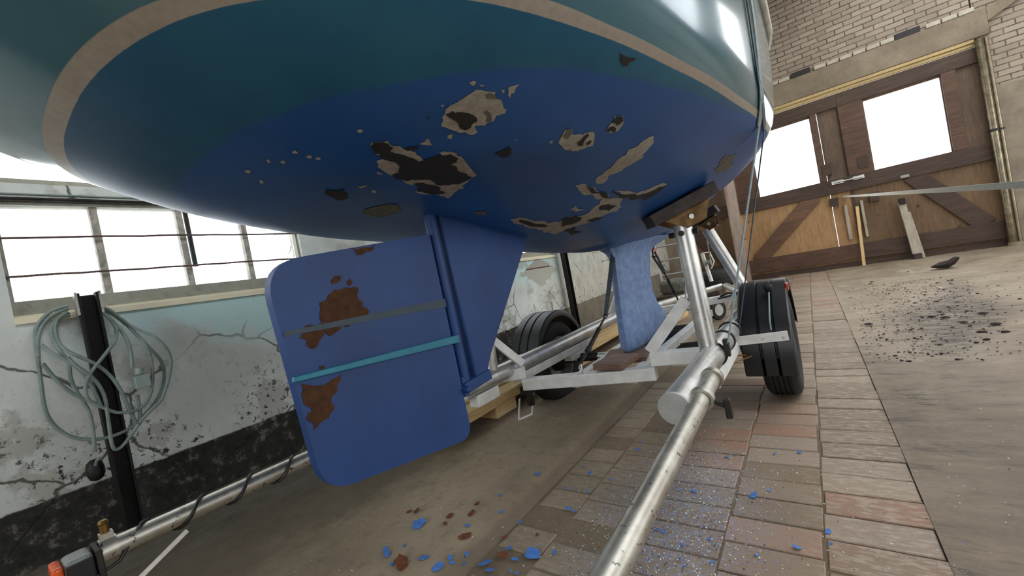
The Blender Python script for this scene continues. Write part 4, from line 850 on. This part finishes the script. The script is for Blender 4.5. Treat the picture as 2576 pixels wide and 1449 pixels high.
# buckle hanging under the frame
m = MB(); m.tube([(-1.345, 1.80, .31), (-1.35, 1.81, .25), (-1.36, 1.82, .21)], .022, 8); m.box(-1.39, -1.32, 1.78, 1.84, .28, .315); m.build('catch_block', M['dark'], tr, smooth=30)
m = MB(); q = [(-1.395, 1.77, .255), (-1.42, 1.76, .14), (-1.375, 1.83, .148), (-1.345, 1.84, .265)]
for a, b in zip(q, q[1:]): m.beam(a, b, .006, .018, (.3, -1, 0))
m.build('catch_loop', M['white'], tr, smooth=0, bevel=.002)
# draw gear, jockey wheel and winch at the front
for a, b in (((-.39, 3.55, .42), (-.89, 5.55, .36)), ((-1.41, 3.55, .41), (-.95, 5.55, .36))):
    m = MB(); m.cyl(a, b, .035, 18); m.build('draw_bar', M['galv'], tr)
m = MB(); m.lathe((-.965, 5.2, .126), (.85, -.5, 0), [(.068, -.022), (.10, -.026), (.117, -.018), (.121, 0), (.117, .018), (.10, .026), (.068, .022)], 32); jw = m.build('jockey_wheel', M['rubber'], tr)
m = MB(); m.lathe((-.965, 5.2, .126), (.85, -.5, 0), [(0, -.02), (.022, -.024), (.05, -.014), (.07, -.02), (.07, .02), (.05, .014), (.022, .024), (0, .02)], 28); m.build('rim', M['cap'], jw)
m = MB(); m.beam((-.975, 5.165, .126), (-1.07, 5.17, .17), .02, .05); m.cyl((-1.07, 5.20, .16), (-1.07, 5.20, .40), .022, 14); m.build('jockey_stem', M['white'], jw, smooth=30)
m = MB(); m.tube([(-1.03, 5.5, .44), (-1.06, 5.5, .66), (-1.08, 5.5, .80)], .022, 12); wp = m.build('winch_post', M['white'], tr)
m = MB(); m.tube([(-1.075, 5.47, .80), (-.985, 5.45, .80), (-.955, 5.45, .68), (-.985, 5.45, .62), (-1.0, 5.46, .60)], .009, 10); m.build('winch_crank', M['white'], wp)
m = MB(); m.lathe((-1.03, 5.46, .68), (1, 0, 0), [(0, -.04), (.045, -.04), (.045, -.034), (.025, -.03), (.025, .03), (.045, .034), (.045, .04), (0, .04)], 20); m.build('winch_drum', M['grey'], wp)
m = MB(); m.cyl((-.985, 5.46, .835), (-.87, 5.42, .855), .012, 10); m.cyl((-.985, 5.46, .80), (-.985, 5.46, .86), .010, 8); m.build('crank_grip', M['padwood'], wp)
m = MB(); m.cyl((-1.0, 5.5, .72), (-.85, 4.7, .98), .007, 8); m.build('bow_stay', M['galv'], tr)
m = MB(); m.beam((-.62, 3.43, .475), (-.42, 3.44, .50), .03, .01); m.tube(spline([(-.60, 3.42, .49), (-.54, 3.41, .51), (-.50, 3.42, .50), (-.45, 3.42, .515)], 5), .008, 8); m.build('hook', M['dark'], tr)
m = MB(); m.cyl((-1.22, 3.2, .43), (-1.16, 3.25, .80), .009, 8); m.cyl((-1.10, 3.40, .42), (-.98, 3.0, .62), .009, 8); m.cyl((-.86, 3.40, .43), (-.80, 3.3, .62), .008, 8); m.build('stay_rod', M['white'], tr)
# ------------------------------------------------------------------ things on the trailer
m = MB(); m.beam((-.862, 1.80, .409), (-.842, 2.0, .410), .15, .034); tag(m.build('timber_block', M['keelwood'], None, (-.85, 1.9, .392), smooth=0, bevel=.004), 'short brown timber block lying on the lowered middle of the white cross frame', 'block')
m = MB(); m.frame((-.93, 2.24, .358), (.125, .02, .004), (-.03, .15, .0), (0, 0, .0125)); tag(m.build('keel_board', M['keelwood'], None, (-.93, 2.24, .338), smooth=0, bevel=.003), 'thin reddish board under the aft bottom corner of the chalky blue keel', 'board')
def tie(label, top, mid, low, eye, sp):
    t = thing('tie_down', label, 'tie-down', low); top = V(top); mid = V(mid); low = V(low)
    m = MB()
    for s_ in (-1, 1):
        m.beam(top + V(sp) * s_, mid + V(sp) * s_ * .4, .004, .016, (1, .2, .3))
    m.build('webbing', M['dstrap'], t, smooth=0)
    m = MB(); m.tube(spline([top + V((.02, -.02, .05)), top + V((0, -.01, .02)), top + V((.0, -.012, -.02)), top + V((.016, -.012, -.022))], 5), .006, 8); m.build('top_hook', M['black'], t)
    m = MB(); m.tube([mid + V((.012, 0, 0)), mid + V((0, 0, -.012)), mid + V((-.012, 0, 0)), mid + V((0, 0, .012))], .004, 8, closed=True); m.build('shackle', M['dark'], t)
    d = low - mid; m = MB(); m.cyl(mid + d * .03, mid + d * .30, .006, 8); m.cyl(mid + d * .28, mid + d * .72, .0115, 12); m.cyl(mid + d * .68, mid + d * .76, .016, 10); m.cyl(mid + d * .74, low, .007, 8); m.build('turnbuckle', M['dark'], t)
    e = V(eye); m = MB(); m.tube(spline([low, low + V((-.012, 0, -.02)), (low + e) / 2 + V((.008, 0, 0)), e + V((-.02, 0, 0))], 4), .005, 8); m.tube([low, e + V((.012, 0, 0))], .005, 8); m.build('lower_hook', M['galv'], t)
tie('double webbing tie-down with long turnbuckle from aft keel top to the cross frame', (-.925, 2.285, .925), (-.935, 2.06, .622), (-.995, 1.80, .43), (-.995, 1.78, .385), (.008, 0, 0))
tie('webbing tie-down with dark turnbuckle slanting forward from the front top of the keel', (-.895, 2.96, .905), (-.893, 3.12, .76), (-.905, 3.40, .51), (-.905, 3.45, .46), (.01, 0, .012))
def hullside(y, z): return XC + HW(y, z)
t = thing('ratchet_strap', 'pale webbing strap hugging the side of the hull and running down to the trailer tube', 'strap', (-.36, 1.86, .40))
def ribbon(pts, w, wdir, th=.0018):
    m = MB(); vs = []; wd = V(wdir)
    P = [V(p) for p in pts]
    for i, p in enumerate(P):
        d = (P[min(i + 1, len(P) - 1)] - P[max(0, i - 1)]).normalized(); s_ = (wd - d * wd.dot(d)).normalized(); n_ = d.cross(s_)
        for a, b in ((-1, -1), (1, -1), (1, 1), (-1, 1)): vs.append(p + s_ * (w / 2 * a) + n_ * (th * b))
    fs = [(i * 4 + k, i * 4 + (k + 1) % 4, i * 4 + 4 + (k + 1) % 4, i * 4 + 4 + k) for i in range(len(P) - 1) for k in range(4)]
    m.add(vs, fs + [(0, 1, 2, 3), tuple(len(vs) - 4 + k for k in range(4))]); return m
def strap_path(hp, low):
    y0, z0 = hp[0]; pts = [(hullside(y0, PR['zg']) - .12, y0 - .10, PR['zg'] + .028), (hullside(y0, PR['zg']) + .0, y0 - .10, PR['zg'] + .028), (hullside(y0, PR['zg']) + .028, y0 - .10, PR['zg'] - .01)]
    L = spline([(hullside(y, z) + .004, y, z) for y, z in hp], 4); pts += L
    a = V(L[-1]); b = V(low)
    for k in range(1, 9): pts.append(a + (b - a) * (k / 8))
    return pts
ribbon(strap_path([(1.33, 1.60), (1.37, 1.527), (1.40, 1.479), (1.432, 1.426), (1.50, 1.358), (1.614, 1.318), (1.78, 1.283)], (-.335, 1.85, .46)), .026, (.1, 1, .1)).build('webbing', M['strap'], t, smooth=30)
m = MB(); m.tube([(-.39 + .051 * math.cos(a), 1.85, .438 + .051 * math.sin(a)) for a in [2 * math.pi * k / 20 for k in range(20)]], .004, 8, closed=True); m.box(-.345, -.325, 1.835, 1.865, .43, .50); m.build('strap_hook', M['dark'], t, smooth=30)
t = thing('ratchet_strap', 'second thinner dark edged strap falling from the hull just ahead of the pale one', 'strap', (-.36, 2.35, .40))
ribbon(strap_path([(1.26, 1.56), (1.30, 1.50), (1.36, 1.43), (1.46, 1.36), (1.64, 1.318), (1.90, 1.29)], (-.34, 2.30, .47)), .014, (.1, 1, .1)).build('webbing', M['dstrap'], t, smooth=30)
m = MB(); m.tube([(-.39 + .051 * math.cos(a), 2.30, .438 + .051 * math.sin(a)) for a in [2 * math.pi * k / 20 for k in range(20)]], .004, 8, closed=True); m.build('strap_hook', M['dark'], t)
# ------------------------------------------------------------------ wall side
t = thing('steel_post', 'rusty dark channel post with sawn off top, carrying the coiled grey cable', 'post', (XW + .07, .345, .05))
def channel(x, y, z0, z1, w=.064, d=.06, lean=.0):
    m = MB(); h = w / 2
    m.box(x - .008, x, y - h, y + h, z0, z1); m.box(x, x + d * .8, y - h, y - h + .008, z0, z1 + .008); m.box(x, x + d * .8, y + h - .008, y + h, z0, z1 + .008); return m
N = NT('rusted_black_steel'); f = N.noise(5, 7, .7); z = N.sep(2)
N.set(N.ramp(f, [(.3, rgb('0f0d0c')), (.55, rgb('1c1714')), (.75, rgb('3a2a1e'))]), .7, .2); N.bump(N.noise(40), .2, .004); M['post'] = N.m
channel(XW + .085, .352, .03, 1.185).build('channel', M['post'], t, smooth=0)
for s_ in (-1, 1):
    m = MB(); m.box(XW + .086, XW + .134, .352 + s_ * .0362 - .004, .352 + s_ * .0362 + .004, 1.10, 1.197); m.build('flange_tip', M['oldgalv'], t, smooth=0)
m = channel(XW + .09, 4.60, -.01, 1.62, .09)
tag(m.build('steel_post', M['post'], None, (XW + .09, 4.6, 0), smooth=0), 'dark steel channel post against the wall beyond the wheel under the windows', 'post')
t = thing('extension_cable', 'tangled loops of grey cable hanging over the sawn off steel post', 'cable', (XW + .15, .36, .55))
for i, L in enumerate(COIL):
    if i == 0: cab = None
m = MB()
for i, L in enumerate(COIL):
    r_ = random.Random(i); pts = []
    for k, (y, z) in enumerate(L):
        inpost = .29 < y < .42
        tq = max(0, min(1, (z - .93) / .14)); xx = (XW + .145 + .005 * i + .006 * math.sin(k * 1.3 + i)) * (1 - tq) + (XW + .02 + .004 * i) * tq
        pts.append((xx, y, z))
    m.tube(spline(pts, 5), .0068, 8)
m.build('cable', M['cord'], t)
m = MB(); m.cyl((XW + .18, .452, .805), (XW + .18, .456, .835), .016, 14); m.box(XW + .158, XW + .20, .430, .482, .745, .803); m.build('plug', M['lcord'], t, smooth=30, bevel=.004)
m = MB(); m.lathe((XW + .06, .278, .445), (0, 0, 1), [(0, .046), (.012, .045), (.024, .034), (.029, .01), (.029, -.015), (.022, -.035), (.010, -.043), (0, -.044)], 20)
o = m.build('wall_plug', M['black'], None, (XW + .04, .278, .43)); tag(o, 'black oval rubber plug hanging at the foot of the coiled cable beside the post', 'plug')
m = MB(); m.tube(spline([(XW + .14, .29, .50), (XW + .11, .282, .49), (XW + .09, .278, .47)], 4), .006, 8); m.build('cord', M['cord'], o)
# timber stack on the slab
def plank(a, b, w, h, label, z=None):
    m = MB(); m.beam(a, b, w, h, (0, 0, 1)); return tag(m.build('timber_beam', M['pine'], None, (a[0], a[1], a[2] - h / 2), smooth=0, bevel=.004), label, 'timber', 'pale timbers stacked beside the wheel')
plank((-1.83, 1.60, .145), (-1.86, 5.3, .145), .13, .065, 'pale pine timber nearest the trailer wheel, on a low wooden block')
plank((-1.985, 1.5, .150), (-2.02, 5.5, .150), .125, .075, 'pale pine timber lying between the outer and the wall-side timbers')
plank((-2.15, 1.45, .165), (-2.20, 5.2, .165), .15, .055, 'pale pine timber closest to the whitewashed wall')
plank((-1.55, 3.55, .066), (-1.50, 5.6, .066), .22, .055, 'wide pale board on the floor seen between keel and trailer tube')
for i, (y, lb) in enumerate(((2.10, 'small pale wooden block propping the timbers in front of the wheel'), (3.3, 'wooden block under the middle of the timbers, beyond the wheel'), (4.7, 'wooden block under the far end of the pale timbers'))):
    m = MB(); m.box(-2.2, -1.775, y - .11, y + .11, .034, .1115); tag(m.build('wooden_block', M['pine'], None, (-1.95, y, .034), smooth=0, bevel=.004), lb, 'block')
# spare wheels, ladder and bits in front of the door
def lying(c, R_, h, name, label, blocks):
    t = thing(name, label, 'tyre', c); c = V(c); hw = h / 2
    prof = [(R_ * .60, -hw * .8), (R_ * .70, -hw), (R_ * .88, -hw), (R_ * .96, -hw * .8), (R_, -hw * .6), (R_, -hw * .1), (R_ - .008, -hw * .08), (R_ - .008, hw * .08), (R_, hw * .1), (R_, hw * .6), (R_ * .96, hw * .8), (R_ * .88, hw), (R_ * .70, hw), (R_ * .60, hw * .8)]
    m = MB(); m.lathe(c + V((0, 0, hw)), (0, 0, 1), prof, 64)
    if blocks:
        for k in range(46):
            a = 2 * math.pi * k / 46; u = V((math.cos(a), math.sin(a), 0)); w = V((-u.y, u.x, 0))
            for s_ in (-1, 0, 1): m.frame(c + V((0, 0, hw + s_ * hw * .42)) + u * (R_ + .001), w * .013, V((0, 0, hw * .16)), u * .004)
    m.build('tyre', M['windowlit'] if blocks else M['rubber'], t, smooth=35)
    m = MB(); m.lathe(c + V((0, 0, hw)), (0, 0, 1), [(R_ * .61, -hw * .75), (R_ * .56, -hw * .2), (R_ * .5, hw * .1), (R_ * .2, hw * .2), (0, hw * .2)], 40); m.lathe(c + V((0, 0, hw)), (0, 0, 1), [(R_ * .61, hw * .75), (R_ * .56, hw * .4), (R_ * .5, hw * .1)], 40); m.build('rim', M['grey'], t, smooth=35)
    return t
m = MB(); m.box(-1.92, -1.08, 6.12, 6.7, .004, .27); M['crate'] = plain('grimy_wooden_crate', '4d4136', '6b5b4a', 8, .8)
o = thing('wooden_crate', 'low grimy wooden crate carrying the spare wheels before the door wall', 'crate', (-1.44, 6.3, .004))
m.build('body', M['crate'], o, smooth=0, bevel=.008)
m = MB()
for z in (.06, .14, .22): m.box(-1.93, -1.07, 6.105, 6.119, z - .03, z + .03)
m.build('slat', M['padwood'], o, smooth=0, bevel=.003)
lying((-1.655, 6.40, .274), .262, .20, 'spare_wheel', 'window-lit grey spare wheel with block tread lying flat below the ladder', True)
lying((-1.150, 6.42, .274), .235, .235, 'spare_wheel', 'black spare wheel lying flat below the winch crank', False)
t = thing('ladder', 'aluminium ladder with red markings leaning against the planked door behind the spare wheels', 'ladder', (-2.0, 7.2, .005))
la, lb = V((-2.04, 7.0, .02)), V((-2.26, 7.55, 1.75)); ra, rb_ = V((-1.66, 7.12, .02)), V((-1.88, 7.67, 1.75))
for a, b in ((la, lb), (ra, rb_)):
    m = MB(); m.beam(a, b, .025, .065, (0, 1, 0)); m.build('side_rail', M['alu'], t, smooth=0, bevel=.003)
    m = MB(); d = b - a; m.beam(a + d * .34, a + d * .56, .0265, .0665, (0, 1, 0)); m.build('red_marking', plain('red_striped_tape', 'c0463a', 'd8cfc8', 30, .6, lo=.48, hi=.52), t, smooth=0)
for k in range(1, 7):
    f_ = k / 7; m = MB(); m.cyl(la + (lb - la) * f_, ra + (rb_ - ra) * f_, .016, 12); m.build('rung', M['alu'], t)
m = MB(); m.beam((-1.24, 3.2, .62), (-1.24, 3.2, .62 + .001), .001, .001)
# cream strap stretched from the gate
t = thing('tension_strap', 'long cream strap stretched across the gate from the bolt towards the open slab', 'strap', (.62, 9.4, 1.27))
pa, pb = V((.615, 9.55, 1.272)), V((.78, -4.97, .50)); pts = [pa + (pb - pa) * (k / 40) for k in range(41)]
ribbon(pts, .030, (0, 0, 1), .001).build('webbing', M['belt'], t, smooth=0)
m = MB(); m.box(.585, .645, 9.53, 9.585, 1.255, 1.29); m.build('end_buckle', M['oldgalv'], t, smooth=0)
# ------------------------------------------------------------------ litter on the floor
rf = random.Random(5)
def flake(name, x, y, z, r, mat, th, n=8, curl=.25):
    m = MB(); a0 = rf.uniform(0, 6.28); P = []; r *= 1.2
    for k in range(n): a = a0 + 2 * math.pi * k / n + rf.uniform(-.25, .25); q = r * rf.uniform(.65, 1.1); P.append(V((q * math.cos(a) * 1.1, q * math.sin(a) * .8)))
    P = jag([(p.x, p.y) for p in P], 1, .15, rf); rt = rf.uniform(0, 6.28); ct, sn = math.cos(rt), math.sin(rt); tx, ty = rf.uniform(-curl, curl), rf.uniform(-curl, curl)
    top = []
    for p in P: X = p.x * ct - p.y * sn; Y = p.x * sn + p.y * ct; top.append(V((X, Y, abs(p.length) * .12 + X * tx + Y * ty)))
    lo = min(p.z for p in top); k0 = len(top)
    vs = [p - V((0, 0, lo)) for p in top]; vs += [p + V((0, 0, th)) for p in vs[:k0]]
    m.add([p + V((x, y, z)) for p in vs], [tuple(range(k0))[::-1], tuple(range(k0, 2 * k0))] + [(i, (i + 1) % k0, k0 + (i + 1) % k0, k0 + i) for i in range(k0)])
    return m.build(name, mat, None, (x, y, z), smooth=0)
def gz(x, y):
    return slabz(x, y) + .002 if x < -1.02 else (.007 + .006 if x > .17 else .004)
for i, (x, y, z, r) in enumerate(BLUE):
    lab = 'small blue paint flake lying on the floor under the stern'; g = 'blue paint flakes on the floor'
    if r > .026: lab, g = 'largest bright blue paint flake, lying on the brick strip near the light pole', g
    elif i == 0: lab = 'broad blue paint flake on the brown slab, farthest from the kerb, below the rudder'
    tag(flake('paint_flake', x, y, gz(x, y), r, M['flake'], .0012), lab, 'paint flake', g)
for i, (x, y, z, r) in enumerate(RUST):
    lab = 'small brown rust flake lying on the slab under the rudder'
    if i == 0: lab = 'biggest brown rust flake on the slab, closest to the bottom of the picture'
    if i == 1: lab = 'long brown rust flake near the kerb edge below the rudder'
    tag(flake('rust_flake', x, y, gz(x, y), r, M['rustflake'], .002), lab, 'rust flake', 'rust flakes on the slab')
for i, (x, y, z, r) in enumerate(CLOD):
    m = MB(); n1, n2 = 9, 5; vs = []; fs = []
    r = r * (.55 if i else 1); hgt = r * (.6 if i else .8)
    for a in range(n2 + 1):
        for b in range(n1):
            th = math.pi * a / n2; ph = 2 * math.pi * b / n1; q = r * (1 + rf.uniform(-.3, .3))
            vs.append((x + q * math.sin(th) * math.cos(ph) * 1.2, y + q * math.sin(th) * math.sin(ph) * .8, max(0, hgt * (.5 + .5 * math.cos(th)) + rf.uniform(-.1, .1) * hgt) + .006 + (.9 * max(0, q * math.sin(th) * math.cos(ph)) if i == 0 else 0)))
    for a in range(n2):
        for b in range(n1): fs.append((a * n1 + b, a * n1 + (b + 1) % n1, (a + 1) * n1 + (b + 1) % n1, (a + 1) * n1 + b))
    m.add(vs, fs)
    lab = 'dark soil clod on the open concrete slab' if i else 'largest dark soil clod with a raised tip, nearest the gate on the open slab'
    tag(m.build('soil_clod', M['clod'], None, (x, y, 0), smooth=50), lab, 'clod', 'dark soil clods on the slab')
# fine scraped paint and dust nobody could count
m = MB(); cols = []
for k in range(7000):
    if k < 5200:
        a = rf.gauss(-.52, .16); b = rf.gauss(1.35, .42)
    else: a = rf.uniform(-1.6, .6); b = rf.uniform(.5, 2.6)
    if b < .3: continue
    s_ = rf.uniform(.0008, .0028); t_ = rf.uniform(0, 3.14); u = V((math.cos(t_), math.sin(t_), rf.uniform(-.4, .4))) * s_; w = V((-math.sin(t_), math.cos(t_), rf.uniform(-.4, .4))) * s_ * rf.uniform(.3, .9)
    c = V((a, b, gz(a, b) + .0035)); m.add([c - u - w, c + u - w * .6, c + u * .7 + w, c - u * .8 + w], [(0, 1, 2, 3)], 0 if rf.random() < .55 else (1 if rf.random() < .42 else 2))
o = m.build('paint_dust', [plain('pale_paint_chip', 'd9d6cc', 'c5c9cf', 50, .6), M['flake'], M['rubber']], None, (-.5, 1.35, 0), smooth=0, recalc=False)
tag(o, 'fine scraped paint chips scattered over the bricks under the hull', 'paint chips', None, 'stuff')
m = MB()
for k in range(1300):
    b = rf.uniform(3.2, 6.8); a = rf.gauss(.55 + .13 * (b - 4), .28)
    if a < .2: continue
    s_ = rf.uniform(.002, .008) * (1 if rf.random() < .85 else 1.8); c = V((a, b, .008)); n1 = 5; R_ = [V((math.cos(6.283 * q / n1) * s_ * rf.uniform(.6, 1.3), math.sin(6.283 * q / n1) * s_ * rf.uniform(.5, 1), 0)) for q in range(n1)]
    m.add([c + q for q in R_] + [c + q * .5 + V((0, 0, s_ * .5)) for q in R_], [(i, (i + 1) % n1, n1 + (i + 1) % n1, n1 + i) for i in range(n1)] + [tuple(range(n1, 2 * n1))])
tag(m.build('soil_crumbs', M['clod'], None, (1.05, 4.5, 0), smooth=0, recalc=False), 'dark soil crumbs strewn over the open concrete slab', 'soil', None, 'stuff')
# ------------------------------------------------------------------ light and camera
w = bpy.data.worlds.new('overcast_sky'); S.world = w; w.use_nodes = True; bg = w.node_tree.nodes['Background']
bg.inputs[0].default_value = (.92, .96, 1, 1); bg.inputs[1].default_value = SKY
def portal(name, loc, rot, sx, sy):
    l = bpy.data.lights.new(name, 'AREA'); l.shape = 'RECTANGLE'; l.size = sx; l.size_y = sy; l.cycles.is_portal = True
    o = bpy.data.objects.new(name, l); COL.objects.link(o); o.location = loc; o.rotation_euler = rot
h = math.pi / 2
for a, b in wins: portal('daylight_window', (XW - .34, (a + b) / 2, (ZS + ZV) / 2), (0, -h, 0), ZV - ZS + .1, b - a + .05)
for a, b in sw: portal('daylight_side_window', (XE + .32, (a + b) / 2, 1.95), (0, h, 0), 2.6, b - a + .05)
for a, b in sk: portal('fill_skylight', ((SKX0 + SKX1) / 2, (a + b) / 2, ZC + .22), (0, 0, 0), SKX1 - SKX0 + .05, b - a + .05)  # portals over the skylights added for soft light
portal('fill_rear_opening', (-.2, YR - .32, 2.2), (-h, 0, 0), 3.7, 2.5)  # portal at the rear opening added as fill
portal('daylight_gable', (4.4, YB + .4, 3.8), (h, 0, 0), 1.9, 1.9)
portal('daylight_gate', (.67, YB + .4, 2.2), (h, 0, 0), 3.0, 1.5)
cam = bpy.data.cameras.new('camera'); co = bpy.data.objects.new('camera', cam); COL.objects.link(co); S.camera = co
yaw, pit, rol = math.radians(36.37), math.radians(-.9), math.radians(10.81)
fw = V((-math.sin(yaw) * math.cos(pit), math.cos(yaw) * math.cos(pit), math.sin(pit))); r0 = V((math.cos(yaw), math.sin(yaw), 0)); u0 = r0.cross(fw)
rt = r0 * math.cos(rol) - u0 * math.sin(rol); up = r0 * math.sin(rol) + u0 * math.cos(rol)
co.matrix_world = Matrix(((rt.x, up.x, -fw.x, 0), (rt.y, up.y, -fw.y, 0), (rt.z, up.z, -fw.z, .9), (0, 0, 0, 1)))
cam.sensor_width = 36; cam.sensor_fit = 'HORIZONTAL'; cam.lens = 1030 / 2576 * 36; cam.clip_start = .02
S.view_settings.view_transform = 'Standard'; S.view_settings.look = 'None'; S.view_settings.exposure = EXPO; S.view_settings.gamma = 1; S.view_settings.use_curve_mapping = False
S.cycles.max_bounces = 8; S.cycles.diffuse_bounces = 5; S.cycles.transparent_max_bounces = 12; S.cycles.sample_clamp_indirect = 8; S.cycles.caustics_reflective = False; S.cycles.caustics_refractive = False
